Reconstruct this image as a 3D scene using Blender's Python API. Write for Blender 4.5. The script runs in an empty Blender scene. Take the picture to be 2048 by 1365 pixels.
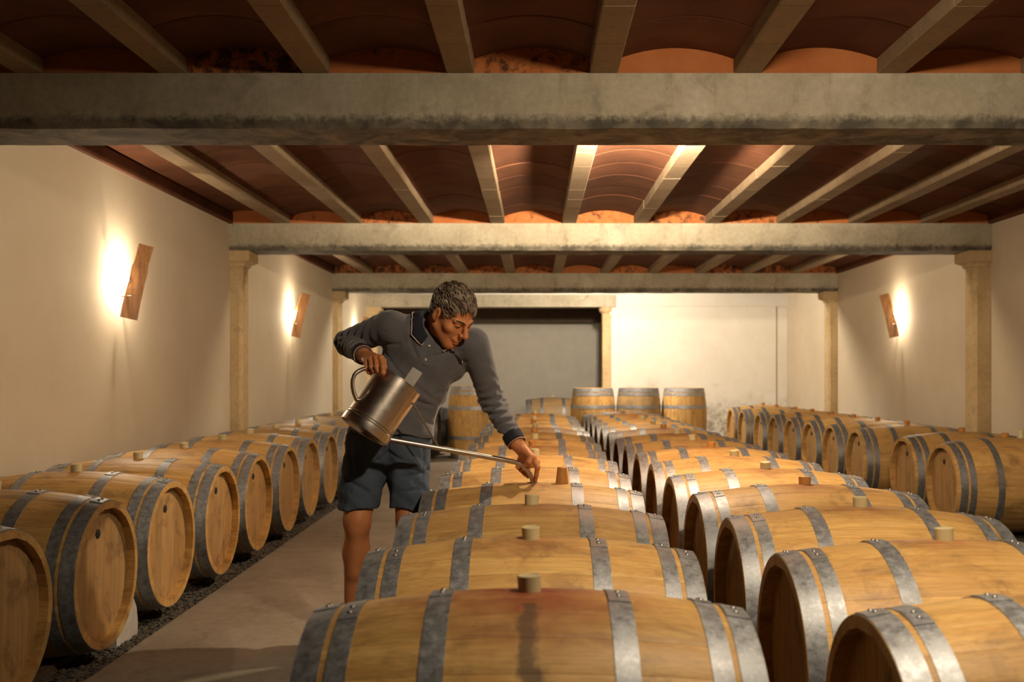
import bpy, math, random
import numpy as np
from mathutils import Vector, Matrix, Euler

R = math.radians
random.seed(7)
scene = bpy.context.scene
COL = scene.collection

# ------------------------------------------------------------------ camera, world, lights, exposure
F_PX, CX, CY, CAM_H = 1950.0, 1070.0, 744.0, 1.20      # focal length and optical axis in a 2048x1365 frame
cam_d = bpy.data.cameras.new('camera')
cam = bpy.data.objects.new('camera', cam_d)
COL.objects.link(cam)
cam.location = (0, 0, CAM_H)
cam.rotation_euler = (R(90), 0, 0)
cam_d.sensor_width = 36
cam_d.lens = 36 * F_PX / 2048
cam_d.shift_x = -(CX - 1024) / 2048
cam_d.shift_y = (CY - 682.5) / 2048
cam_d.clip_start = 0.05
cam_d.dof.use_dof = True
cam_d.dof.focus_distance = 4.2
cam_d.dof.aperture_fstop = 3.2
scene.camera = cam

world = bpy.data.worlds.new('world')
scene.world = world
world.use_nodes = True
world.node_tree.nodes['Background'].inputs[0].default_value = (0.02, 0.016, 0.012, 1)
world.node_tree.nodes['Background'].inputs[1].default_value = 0.3

scene.view_settings.view_transform = 'Standard'
scene.view_settings.look = 'None'
scene.view_settings.gamma = 1.0
scene.view_settings.use_curve_mapping = False
scene.view_settings.exposure = 0.20


def lamp(name, loc, watts, color, radius=0.05, aim=None, cone=135, blend=.5):
    d = bpy.data.lights.new(name, 'SPOT' if aim else 'POINT')
    d.energy = watts
    d.color = color
    d.shadow_soft_size = radius
    o = bpy.data.objects.new(name, d)
    COL.objects.link(o)
    o.location = loc
    if aim:
        d.spot_size = R(cone)
        d.spot_blend = blend
        o.rotation_euler = Vector(aim).to_track_quat('-Z', 'Y').to_euler()
    return o


scene.cycles.max_bounces = 7
scene.cycles.diffuse_bounces = 3
scene.cycles.glossy_bounces = 3
scene.cycles.sample_clamp_indirect = 4.0
WARM = (1.0, 0.81, 0.57)
# one flood lamp per bay, under the joists, plus an added uplight
lamp('unseen_light', (0.90, 1.75, 2.50), 195, WARM, 0.06, (.20, .75, -.62), 172, 1.0)
lamp('unseen_light', (0.82, 4.985, 2.47), 175, WARM, 0.035)
lamp('unseen_light', (0.62, 5.36, 2.470), 1350, WARM, 0.03, (0, 1, 1.0), 118, .55)  # added unseen uplight that brightens the vaults of the second bay
lamp('unseen_light', (0.82, 9.60, 2.475), 135, WARM, 0.035)
lamp('unseen_light', (1.10, 14.30, 2.47), 330, (1, .86, .67), 0.05)


# ------------------------------------------------------------------ helpers
def P(px, py, y):
    """the point at depth y that a pixel of the 2048x1365 photograph stands for"""
    return np.array(((px - CX) * y / F_PX, y, CAM_H - (py - CY) * y / F_PX))


class MB:
    """collects shapes for one mesh"""

    def __init__(s):
        s.v, s.f = [], []

    def add(s, verts, faces):
        n = len(s.v)
        s.v += [tuple(map(float, p)) for p in verts]
        s.f += [tuple(i + n for i in f) for f in faces]

    def box(s, lo, hi):
        x0, y0, z0 = lo
        x1, y1, z1 = hi
        s.add([(x0, y0, z0), (x1, y0, z0), (x1, y1, z0), (x0, y1, z0), (x0, y0, z1), (x1, y0, z1), (x1, y1, z1), (x0, y1, z1)],
              [(3, 2, 1, 0), (4, 5, 6, 7), (0, 1, 5, 4), (1, 2, 6, 5), (2, 3, 7, 6), (3, 0, 4, 7)])

    def obox(s, c, ax, ay, az):
        """box from a centre and three half-extent vectors"""
        c, ax, ay, az = map(np.array, (c, ax, ay, az))
        pts = [c + sx * ax + sy * ay + sz * az for sz in (-1, 1) for sx, sy in ((-1, -1), (1, -1), (1, 1), (-1, 1))]
        s.add(pts, [(3, 2, 1, 0), (4, 5, 6, 7), (0, 1, 5, 4), (1, 2, 6, 5), (2, 3, 7, 6), (3, 0, 4, 7)])

    def prism(s, poly, axis, a0, a1):
        """extrude a polygon of 2D points along 'X' or 'Y'"""
        n = len(poly)
        if axis == 'X':
            pts = [(a0, u, w) for u, w in poly] + [(a1, u, w) for u, w in poly]
        elif axis == 'Y':
            pts = [(u, a0, w) for u, w in poly] + [(u, a1, w) for u, w in poly]
        else:
            pts = [(u, w, a0) for u, w in poly] + [(u, w, a1) for u, w in poly]
        faces = [tuple(range(n - 1, -1, -1)), tuple(range(n, 2 * n))]
        faces += [(i, (i + 1) % n, n + (i + 1) % n, n + i) for i in range(n)]
        s.add(pts, faces)

    def lathe(s, prof, origin, axis, n=32, closed=False, a0=0.0, a1=2 * math.pi):
        """prof: (radius, height) pairs turned about an axis"""
        o = np.array(origin, float)
        w = np.array(axis, float)
        w /= np.linalg.norm(w)
        t = np.array((0, 0, 1.0)) if abs(w[2]) < .9 else np.array((0, 1.0, 0))
        u = np.cross(t, w)
        u /= np.linalg.norm(u)
        v = np.cross(w, u)
        full = abs(a1 - a0 - 2 * math.pi) < 1e-6
        m = n if full else n + 1
        pts = []
        for i in range(m):
            a = a0 + (a1 - a0) * i / n
            d = u * math.cos(a) + v * math.sin(a)
            for r, h in prof:
                pts.append(o + d * r + w * h)
        k = len(prof)
        faces = []
        for i in range(n):
            j = (i + 1) % m
            for q in range(k - (0 if closed else 1)):
                q2 = (q + 1) % k
                faces.append((i * k + q, j * k + q, j * k + q2, i * k + q2))
        s.add(pts, faces)

    def tube(s, path, rad, n=12, caps=True):
        path = [np.array(p, float) for p in path]
        rad = [rad] * len(path) if not hasattr(rad, '__len__') else rad
        pts = []
        prev = None
        for i, p in enumerate(path):
            t = path[min(i + 1, len(path) - 1)] - path[max(i - 1, 0)]
            t /= np.linalg.norm(t)
            if prev is None:
                ref = np.array((0, 0, 1.0)) if abs(t[2]) < .9 else np.array((0, 1.0, 0))
                u = np.cross(ref, t)
            else:
                u = prev - t * np.dot(prev, t)
            u /= np.linalg.norm(u)
            prev = u
            v = np.cross(t, u)
            for k in range(n):
                a = 2 * math.pi * k / n
                pts.append(p + rad[i] * (u * math.cos(a) + v * math.sin(a)))
        faces = []
        for i in range(len(path) - 1):
            for k in range(n):
                k2 = (k + 1) % n
                faces.append((i * n + k, i * n + k2, (i + 1) * n + k2, (i + 1) * n + k))
        if caps:
            faces.append(tuple(range(n - 1, -1, -1)))
            m = (len(path) - 1) * n
            faces.append(tuple(range(m, m + n)))
        s.add(pts, faces)

    def mesh(s, name, material, smooth=False, angle=40):
        me = bpy.data.meshes.new(name)
        me.from_pydata(s.v, [], s.f)
        me.materials.append(material)
        if smooth:
            me.polygons.foreach_set('use_smooth', [True] * len(me.polygons))
            me.set_sharp_from_angle(angle=R(angle))
        me.update()
        return me

    def build(s, name, material, parent=None, smooth=False, angle=40):
        return put(name, s.mesh(name, material, smooth, angle), parent)


def put(name, me, parent=None):
    o = bpy.data.objects.new(name, me)
    COL.objects.link(o)
    if parent is not None:
        o.parent = parent
    return o


def empty(name, loc=(0, 0, 0), rot=(0, 0, 0)):
    o = bpy.data.objects.new(name, None)
    COL.objects.link(o)
    o.location = loc
    o.rotation_euler = rot
    o.empty_display_size = .1
    return o


def tag(o, label=None, cat=None, group=None, kind=None):
    if label:
        o['label'] = label
    if cat:
        o['category'] = cat
    if group:
        o['group'] = group
    if kind:
        o['kind'] = kind
    return o


def spline(pts, n=8):
    """Catmull-Rom through the points"""
    pts = [np.array(p, float) for p in pts]
    ext = [2 * pts[0] - pts[1]] + pts + [2 * pts[-1] - pts[-2]]
    out = []
    for i in range(1, len(ext) - 2):
        p0, p1, p2, p3 = ext[i - 1:i + 3]
        for k in range(n):
            t = k / n
            out.append(.5 * ((2 * p1) + (-p0 + p2) * t + (2 * p0 - 5 * p1 + 4 * p2 - p3) * t * t + (-p0 + 3 * p1 - 3 * p2 + p3) * t ** 3))
    out.append(pts[-1])
    return out


# ------------------------------------------------------------------ materials
class NT:
    def __init__(s, name):
        s.m = bpy.data.materials.new(name)
        s.m.use_nodes = True
        s.t = s.m.node_tree
        s.b = s.t.nodes['Principled BSDF']

    def n(s, typ, **kw):
        nd = s.t.nodes.new(typ)
        for k, v in kw.items():
            setattr(nd, k, v)
        return nd

    def link(s, a, b):
        s.t.links.new(a, b)

    def val(s, nd, **kw):
        for k, v in kw.items():
            k = k.replace('_', ' ')
            if hasattr(v, 'is_output'):
                s.link(v, nd.inputs[k])
            else:
                nd.inputs[k].default_value = v
        return nd

    def coord(s, scale=(1, 1, 1), add=None, kind='Object'):
        tc = s.n('ShaderNodeTexCoord').outputs[kind]
        if add is not None:
            va = s.n('ShaderNodeVectorMath', operation='ADD')
            s.link(tc, va.inputs[0])
            s.link(add, va.inputs[1])
            tc = va.outputs[0]
        mp = s.n('ShaderNodeMapping')
        s.link(tc, mp.inputs[0])
        mp.inputs['Scale'].default_value = scale
        return mp.outputs[0]

    def noise(s, vec, scale, detail=5, rough=.55, dist=0.0):
        nd = s.n('ShaderNodeTexNoise')
        s.link(vec, nd.inputs['Vector'])
        nd.inputs['Scale'].default_value = scale
        nd.inputs['Detail'].default_value = detail
        nd.inputs['Roughness'].default_value = rough
        nd.inputs['Distortion'].default_value = dist
        return nd.outputs['Fac']

    def ramp(s, fac, stops):
        nd = s.n('ShaderNodeValToRGB')
        s.link(fac, nd.inputs[0])
        e = nd.color_ramp.elements
        while len(e) < len(stops):
            e.new(.5)
        for i, (p, c) in enumerate(stops):
            e[i].position = p
            e[i].color = (*c, 1) if len(c) == 3 else c
        return nd.outputs[0]

    def rng(s, v, a, b, c, d):
        nd = s.n('ShaderNodeMapRange')
        s.link(v, nd.inputs[0])
        for i, x in enumerate((a, b, c, d)):
            nd.inputs[i + 1].default_value = x
        return nd.outputs[0]

    def math(s, op, a, b=0.0):
        nd = s.n('ShaderNodeMath', operation=op)
        for i, x in enumerate((a, b)):
            if hasattr(x, 'is_output'):
                s.link(x, nd.inputs[i])
            else:
                nd.inputs[i].default_value = x
        return nd.outputs[0]

    def mix(s, fac, a, b, mode='MIX'):
        nd = s.n('ShaderNodeMix', data_type='RGBA', blend_type=mode)
        for i, x in ((0, fac), (6, a), (7, b)):
            if hasattr(x, 'is_output'):
                s.link(x, nd.inputs[i])
            elif i == 0:
                nd.inputs[0].default_value = x
            else:
                nd.inputs[i].default_value = (*x, 1)
        return nd.outputs[2]

    def grey(s, v):
        c = s.n('ShaderNodeCombineColor')
        for i in range(3):
            s.link(v, c.inputs[i])
        return c.outputs[0]

    def bump(s, h, strength=.3, dist=.005):
        nd = s.n('ShaderNodeBump')
        nd.inputs['Strength'].default_value = strength
        nd.inputs['Distance'].default_value = dist
        s.link(h, nd.inputs['Height'])
        s.link(nd.outputs[0], s.b.inputs['Normal'])

    def out(s, color=None, rough=None, metal=None, spec=None):
        for k, x in (('Base Color', color), ('Roughness', rough), ('Metallic', metal), ('Specular IOR Level', spec)):
            if x is None:
                continue
            if hasattr(x, 'is_output'):
                s.link(x, s.b.inputs[k])
            else:
                s.b.inputs[k].default_value = (*x, 1) if isinstance(x, tuple) else x
        return s.m


def plain(name, c, rough=.6, metal=0.0, noise_amt=.15, scale=30, bump=0.0):
    t = NT(name)
    f = t.noise(t.coord(), scale)
    col = t.mix(f, tuple(x * (1 - noise_amt) for x in c), tuple(min(1, x * (1 + noise_amt)) for x in c))
    if bump:
        t.bump(f, bump, .003)
    return t.out(col, rough, metal)


def oak(name, light, dark, head=False):
    t = NT(name)
    oi = t.n('ShaderNodeObjectInfo')
    rnd = oi.outputs['Random']
    sep = t.n('ShaderNodeSeparateColor')
    t.link(oi.outputs['Color'], sep.inputs[0])
    tone, stain, dust = sep.outputs
    off = t.n('ShaderNodeCombineXYZ')
    t.link(t.math('MULTIPLY', rnd, 17.0), off.inputs[0])
    t.link(t.math('MULTIPLY', rnd, 9.0), off.inputs[1])
    t.link(t.math('MULTIPLY', tone, 5.0), off.inputs[2])
    grain_scale = (20, 20, 1.3) if head else (1.3, 20, 20)
    fine_scale = (110, 110, 3) if head else (3, 110, 110)
    g = t.noise(t.coord(grain_scale, off.outputs[0]), 1.6, 5, .6, .4)
    fine = t.noise(t.coord(fine_scale, off.outputs[0]), 2.0, 3, .6)
    col = t.ramp(g, [(.28, dark), (.52, tuple((a + b) / 2 for a, b in zip(light, dark))), (.75, light)])
    col = t.mix(1.0, col, t.grey(t.rng(fine, .3, .7, .74, 1.08)), 'MULTIPLY')
    col = t.mix(1.0, col, t.grey(t.rng(rnd, 0, 1, .80, 1.08)), 'MULTIPLY')
    hue = t.math('FRACT', t.math('MULTIPLY', rnd, 7.31))
    col = t.mix(t.rng(hue, 0, 1, 0, .22), col, (.54, .27, .09))
    # smudges with a shape of their own
    offb = t.n('ShaderNodeCombineXYZ')
    t.link(t.math('MULTIPLY', tone, 37.0), offb.inputs[0])
    t.link(t.math('MULTIPLY', tone, 23.0), offb.inputs[2])
    bl = t.noise(t.coord((2.5, 4, 4), offb.outputs[0]), 2.2, 6, .68, .6)
    col = t.mix(t.rng(bl, .52, .72, 0, .70), col, (.13, .07, .035))
    if not head:
        xyz = t.n('ShaderNodeSeparateXYZ')
        t.link(t.coord(), xyz.inputs[0])
        wob = t.noise(t.coord((1, 1, 1), offb.outputs[0]), 14, 4, .6)
        ax = t.math('MULTIPLY', xyz.outputs[0], 0.85)
        d = t.math('SQRT', t.math('ADD', t.math('MULTIPLY', ax, ax), t.math('MULTIPLY', xyz.outputs[1], xyz.outputs[1])))
        d = t.math('ADD', d, t.rng(wob, .3, .7, -.045, .045))
        reach = t.rng(stain, .6, 1.0, .14, .24)
        f = t.math('SUBTRACT', 1.0, t.math('DIVIDE', t.math('SUBTRACT', d, .02), reach))
        f = t.math('MULTIPLY', t.rng(f, 0, 1, 0, 1), stain)
        f = t.math('MULTIPLY', f, t.math('GREATER_THAN', xyz.outputs[2], 0.1))
        col = t.mix(f, col, (.20, .028, .014))
        # one long dark drip mark running down from the bung of the most stained barrel
        sx = t.math('ABSOLUTE', t.math('ADD', xyz.outputs[0], t.rng(wob, .3, .7, -.016, .016)))
        dr = t.math('MULTIPLY', t.rng(sx, .010, .024, .75, 0), t.math('GREATER_THAN', stain, .95))
        dr = t.math('MULTIPLY', dr, t.math('MULTIPLY', t.math('LESS_THAN', xyz.outputs[1], -.085), t.math('GREATER_THAN', xyz.outputs[1], -.27)))
        col = t.mix(dr, col, (.075, .045, .03))
        # cellar dust and mould, thicker where the noise says so
        du = t.noise(t.coord((1, 1, 1), offb.outputs[0]), 7, 6, .7)
        col = t.mix(t.math('MULTIPLY', t.rng(du, .3, .7, .3, 1.0), dust), col, (.25, .19, .12))
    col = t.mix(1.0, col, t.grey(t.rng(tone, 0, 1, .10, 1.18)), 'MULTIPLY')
    t.bump(fine, .18, .002)
    return t.out(col, t.rng(g, 0, 1, .42, .6), spec=.35)


M = {}
M['oak'] = oak('oak_staves', (.78, .50, .175), (.52, .285, .085))
M['oak_head'] = oak('oak_head', (.60, .385, .165), (.44, .26, .10), True)

t = NT('galvanised_steel')
oi = t.n('ShaderNodeObjectInfo')
sp = t.n('ShaderNodeSeparateColor')
t.link(oi.outputs['Color'], sp.inputs[0])
n1 = t.noise(t.coord((1, 1, 1)), 45, 4, .7)
n2 = t.noise(t.coord((1, 1, 1)), 7, 5, .65)
n4 = t.noise(t.coord((1, 1, 1)), 130, 3, .7)
c = t.mix(t.rng(n1, .3, .7, 0, 1), (.20, .21, .225), (.43, .445, .47))
c = t.mix(t.rng(n4, .55, .7, 0, .5), c, (.60, .61, .62))
c = t.mix(t.rng(n2, .52, .75, 0, .7), c, (.13, .12, .11))
c = t.mix(1.0, c, t.grey(t.rng(sp.outputs[0], 0, 1, .3, 1.1)), 'MULTIPLY')
t.bump(n1, .14, .002)
M['steel'] = t.out(c, t.rng(n1, .3, .7, .40, .64), .60)

M['tab'] = plain('brushed_tab_steel', (.20, .18, .16), .45, .7)
M['rivet'] = plain('rivet_steel', (.34, .33, .31), .4, .9)
M['silicone'] = plain('bung_silicone', (.56, .47, .27), .45, 0, .12, 40)
M['silicone'].node_tree.nodes['Principled BSDF'].inputs['Subsurface Weight'].default_value = .6
M['silicone'].node_tree.nodes['Principled BSDF'].inputs['Subsurface Radius'].default_value = (.02, .014, .007)
M['amber'] = plain('bung_amber_rubber', (.46, .20, .045), .4, 0, .25, 60)
M['black'] = plain('black_plug', (.012, .011, .010), .6)
M['red'] = plain('red_rubber', (.6, .02, .015), .5)


def concrete(name, a, b, c, bump=.5, mould=None):
    t = NT(name)
    v = t.coord()
    n1 = t.noise(v, 2.2, 8, .65, .3)
    n2 = t.noise(v, 26, 6, .7)
    n3 = t.noise(v, 5.5, 6, .6, .8)
    col = t.ramp(n1, [(.3, a), (.55, b), (.75, c)])
    col = t.mix(t.rng(n3, .56, .74, 0, .45), col, tuple(x * .45 for x in a))
    col = t.mix(1.0, col, t.grey(t.rng(n2, .3, .7, .84, 1.08)), 'MULTIPLY')
    if mould is not None:
        xyz = t.n('ShaderNodeSeparateXYZ')
        t.link(v, xyz.inputs[0])
        edge = t.math('ADD', xyz.outputs[2], t.rng(n2, .3, .7, -.018, .018))
        f = t.rng(edge, mould, mould + .035, .85, 0)
        col = t.mix(t.math('MULTIPLY', f, t.rng(n3, .3, .6, .4, 1)), col, (.045, .043, .038))
        # rusty run-down streaks
        st = t.noise(t.coord((9, 9, .8)), 1.5, 6, .7)
        col = t.mix(t.rng(st, .58, .74, 0, .35), col, (.23, .13, .05))
    t.bump(n2, bump, .006)
    return t.out(col, .85, spec=.25)


M['beam'] = concrete('beam_concrete', (.34, .295, .215), (.45, .40, .30), (.54, .49, .385), .6, .03)
M['joist'] = concrete('joist_concrete', (.23, .163, .098), (.30, .22, .138), (.37, .28, .182), .4)
M['pillar'] = concrete('pillar_stone', (.46, .32, .16), (.58, .43, .24), (.66, .51, .31), .5)
M['path'] = concrete('path_concrete', (.22, .185, .14), (.28, .235, .18), (.33, .285, .225), .3)
M['block'] = concrete('chock_concrete', (.45, .42, .38), (.52, .49, .45), (.6, .57, .52), .3)

t = NT('plaster')
n1 = t.noise(t.coord(), 1.1, 6, .6)
n2 = t.noise(t.coord(), 60, 4, .7)
c = t.ramp(n1, [(.3, (.56, .47, .345)), (.7, (.64, .555, .43))])
st = t.noise(t.coord((6, 6, .5)), 1.2, 6, .7)
c = t.mix(t.rng(st, .60, .8, 0, .22), c, (.38, .28, .17))
t.bump(n2, .25, .003)
M['plaster'] = t.out(c, .9, spec=.2)

t = NT('end_plaster')
n1 = t.noise(t.coord(), 1.6, 7, .65)
n3 = t.noise(t.coord(), 9, 7, .75)
c = t.ramp(n1, [(.3, (.72, .67, .58)), (.7, (.82, .78, .70))])
c = t.mix(t.rng(n3, .60, .75, 0, .35), c, (.42, .36, .27))
zz = t.n('ShaderNodeSeparateXYZ')
t.link(t.coord(), zz.inputs[0])
rise = t.math('ADD', zz.outputs[2], t.rng(n1, .3, .7, -.35, .35))
c = t.mix(t.math('MULTIPLY', t.rng(rise, .35, .95, 1, 0), t.rng(n3, .42, .62, 0, .8)), c, (.20, .16, .09))
t.bump(n3, .3, .004)
M['end_plaster'] = t.out(c, .9, spec=.2)


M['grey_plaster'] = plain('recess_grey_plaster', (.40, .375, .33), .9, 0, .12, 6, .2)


def terracotta(name, a, b, crust=0.0):
    t = NT(name)
    oi = t.n('ShaderNodeObjectInfo')
    off = t.n('ShaderNodeCombineXYZ')
    t.link(t.math('MULTIPLY', oi.outputs['Random'], 21.0), off.inputs[0])
    n1 = t.noise(t.coord((1, 1, 1), off.outputs[0]), 3.5, 6, .65)
    n2 = t.noise(t.coord((1, 1, 1), off.outputs[0]), 13, 8, .75, .5)
    c = t.mix(t.rng(n1, .3, .7, 0, 1), a, b)
    c = t.mix(1.0, c, t.grey(t.rng(oi.outputs['Random'], 0, 1, .82, 1.1)), 'MULTIPLY')
    if crust:
        lim = t.math('ADD', n2, t.rng(oi.outputs['Random'], 0, 1, -.12, .14))
        c = t.mix(t.rng(lim, .53, .66, 0, crust), c, (.045, .026, .018))
    t.bump(n2, .3, .004)
    return t.out(c, .85, spec=.2)


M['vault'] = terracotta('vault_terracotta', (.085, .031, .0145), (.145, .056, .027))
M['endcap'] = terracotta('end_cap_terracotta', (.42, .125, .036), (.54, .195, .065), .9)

M['gravel'] = plain('gravel_stone', (.085, .072, .055), .9, 0, .6, 25, .3)
M['earth'] = plain('earth_floor', (.06, .05, .038), .95, 0, .5, 12, .5)
M['timber'] = plain('rail_timber', (.10, .062, .034), .8, 0, .4, 20, .3)
M['dark_timber_and_shadow'] = plain('dark_timber_and_shadow', (.055, .030, .016), .8, 0, .4, 9, .3)
M['old_oak'] = oak('old_stave_oak', (.42, .20, .07), (.16, .07, .028), True)

t = NT('stainless')
nb = t.noise(t.coord((3, 3, 60)), 2, 4, .6)
ns = t.noise(t.coord(), 9, 6, .7)
c = t.mix(ns, (.46, .40, .345), (.62, .56, .50))
M['stainless'] = t.out(c, t.rng(ns, .25, .75, .24, .38), 1.0)

t = NT('polo_cotton')
nf = t.noise(t.coord((1, 1, 1)), 420, 2, .6)
nl = t.noise(t.coord((1, 1, 1)), 9, 5, .6)
c = t.mix(nf, (.070, .068, .075), (.165, .160, .172))
c = t.mix(t.rng(nl, .3, .7, 0, .25), c, (.075, .072, .078))
t.bump(nf, .2, .001)
t.b.inputs['Sheen Weight'].default_value = .25
t.b.inputs['Sheen Roughness'].default_value = .5
M['shirt'] = t.out(c, .9, spec=.15)
M['navy'] = plain('navy_rib_cotton', (.010, .012, .022), .9, 0, .3, 300)
M['piping'] = plain('pale_piping', (.55, .45, .38), .8, 0, .1, 50)
M['coral'] = plain('coral_piping', (.50, .24, .16), .8, 0, .1, 50)
M['button'] = plain('shell_button', (.62, .55, .45), .3)
t = NT('shorts_denim')
nf = t.noise(t.coord((1, 1, 1)), 260, 2, .6)
nl = t.noise(t.coord((1, 1, 1)), 7, 6, .65)
c = t.mix(nf, (.036, .052, .080), (.085, .110, .150))
c = t.mix(t.rng(nl, .35, .7, 0, .4), c, (.085, .098, .120))
t.bump(nf, .25, .001)
M['shorts'] = t.out(c, .9, spec=.15)
t = NT('skin')
n1 = t.noise(t.coord(), 22, 5, .6)
n2 = t.noise(t.coord(), 160, 3, .6)
c = t.mix(n1, (.47, .165, .058), (.62, .255, .105))
t.bump(n2, .12, .0015)
t.b.inputs['Subsurface Weight'].default_value = .06
t.b.inputs['Subsurface Radius'].default_value = (.01, .004, .002)
M['skin'] = t.out(c, .52, spec=.35)
t = NT('hair')
n1 = t.noise(t.coord(), 28, 4, .6)
n2 = t.noise(t.coord((1, 1, 1)), 260, 3, .7)
c = t.ramp(n1, [(.34, (.07, .045, .028)), (.5, (.20, .145, .10)), (.68, (.42, .34, .26))])
c = t.mix(1.0, c, t.grey(t.rng(n2, .3, .7, .5, 1.25)), 'MULTIPLY')
t.bump(n2, .5, .003)
M['hair'] = t.out(c, .6, spec=.3)
M['brow'] = plain('brow_hair', (.05, .03, .018), .8)
M['eye'] = plain('eye_dark', (.02, .012, .008), .25)
M['lip'] = plain('lip_skin', (.26, .075, .040), .5)
M['nail'] = plain('nail', (.50, .27, .17), .35)
M['shoe'] = plain('shoe_leather', (.014, .013, .014), .55, 0, .3, 60)
M['sole'] = plain('shoe_sole', (.05, .045, .04), .8)

t = NT('bulb_glow')
t.b.inputs['Emission Color'].default_value = (1, .80, .52, 1)
t.b.inputs['Emission Strength'].default_value = 60
M['bulb'] = t.out((1, .9, .7), .4)
M['wire'] = plain('lamp_wire', (.35, .22, .09), .6)
M['groove'] = plain('joint_line', (.34, .27, .18), .9)

# ------------------------------------------------------------------ room shell
XL, XR = -2.87, 4.29            # side walls
YB, YE = -4.2, 16.6             # wall behind the camera, end wall
ZJ = CAM_H + 1.395              # underside of joists = top of beams
ZB = CAM_H + 1.14               # underside of beams
BEAMS = (4.55, 9.15, 13.80)
BW = .37

mb = MB(); mb.box((XL - .3, YB, -.12), (XR + .3, 18.9, 0)); tag(mb.build('floor', M['earth']), 'dark earth floor under the barrel rows', kind='structure')
mb = MB(); mb.box((-1.73, YB, 0), (-.42, YE + .2, .012)); tag(mb.build('trim_1', M['path']), 'pale concrete walkway along the left aisle', kind='structure')
mb = MB(); mb.box((1.72, YB, 0), (2.62, YE - .2, .012)); tag(mb.build('trim_2', M['path']), 'pale concrete walkway between the right rows', kind='structure')
mb = MB(); mb.box((XL - .3, YB, 0), (XL, 18.9, 2.9)); wl = tag(mb.build('wall_left', M['plaster']), 'cream plastered left wall', kind='structure')
mb = MB(); mb.box((XR, YB, 0), (XR + .3, 18.9, 2.9)); wr = tag(mb.build('wall_right', M['plaster']), 'cream plastered right wall', kind='structure')
mb = MB(); mb.box((XL - .3, YB - .2, 0), (XR + .3, YB, 2.9)); tag(mb.build('wall_front', M['dark_timber_and_shadow']), 'dark timber end wall behind the viewer', kind='structure')

# end wall: solid on the right, a wide opening under a lintel on the left
XO = 1.27
mb = MB(); mb.box((XO, YE, 0), (XR, YE + .3, 2.9))
we = tag(mb.build('wall_back', M['end_plaster']), 'bright white plastered end wall on the right', kind='structure')
mb = MB(); mb.box((XO + .09, YE - .03, ZB - .03), (XR, YE, ZB + .14)); mb.build('band', M['end_plaster'], we)
mb = MB(); mb.box(((1553 - CX) * YE / F_PX - .007, YE - .008, 0), ((1553 - CX) * YE / F_PX + .007, YE, ZB - .03)); mb.build('joint_strip', M['groove'], we)
mb = MB(); mb.box((XL, YE, ZB + .16), (XO, YE + .3, 2.9)); mb.build('upper_wall', M['end_plaster'], we)
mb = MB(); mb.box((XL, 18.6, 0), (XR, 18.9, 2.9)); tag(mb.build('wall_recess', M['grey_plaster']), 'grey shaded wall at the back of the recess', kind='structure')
mb = MB(); mb.box((XL, YE + .3, 2.52), (XR, 18.6, 2.62)); tag(mb.build('ceiling_recess', M['dark_timber_and_shadow']), 'dark ceiling of the recess', kind='structure')

mb = MB()
mb.box((XL, YE - .06, ZB - .04), ((1232 - CX) * YE / F_PX, YE + .32, ZB + .17))
o = tag(mb.build('concrete_lintel', M['beam']), 'short concrete lintel over the recess opening at the far end', 'beam')
mb = MB(); mb.box((XL, 18.25, 2.13), (XO + .4, 18.6, 2.52))  # dark board in place of the lintel's shadow on the recess wall
o = tag(mb.build('shadow_board', M['dark_timber_and_shadow']), 'dark board standing in for the lintel shadow at the back of the recess', 'beam')


# cross beams with a chamfered lower edge
def beam(y, label):
    ch = .032
    lo = ZB - ZJ
    mb = MB()
    # split along X so the arrises can wander a little
    xs = np.linspace(XL - .02, XR + .02, 60)
    rr = random.Random(int(y * 10))
    rows = []
    for x in xs:
        j = lambda a: rr.uniform(-a, a)
        prof = [(0, 0), (0 + j(.002), lo + ch + j(.004)), (ch * .55, lo + j(.003)), (BW - ch * .55, lo + j(.003)), (BW, lo + ch), (BW, 0)]
        rows.append([(x, yy, zz - lo) for yy, zz in prof])
    k = 6
    pts = [p for r in rows for p in r]
    faces = [(i * k + q, i * k + (q + 1) % k, (i + 1) * k + (q + 1) % k, (i + 1) * k + q) for i in range(len(xs) - 1) for q in range(k)]
    faces = [tuple(reversed(f)) for f in faces]
    faces += [tuple(range(k)), tuple(range((len(xs) - 1) * k + k - 1, (len(xs) - 1) * k - 1, -1))]
    mb.add(pts, faces)
    o = mb.build('concrete_beam', M['beam'])
    o.location = (0, y, ZB)
    return tag(o, label, 'beam', 'concrete cross beams')


beam(BEAMS[0], 'nearest large concrete cross beam spanning the whole picture')
beam(BEAMS[1], 'second concrete cross beam, resting on two pillars behind the nearest beam')
beam(BEAMS[2], 'third and farthest concrete cross beam above the end wall')


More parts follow.
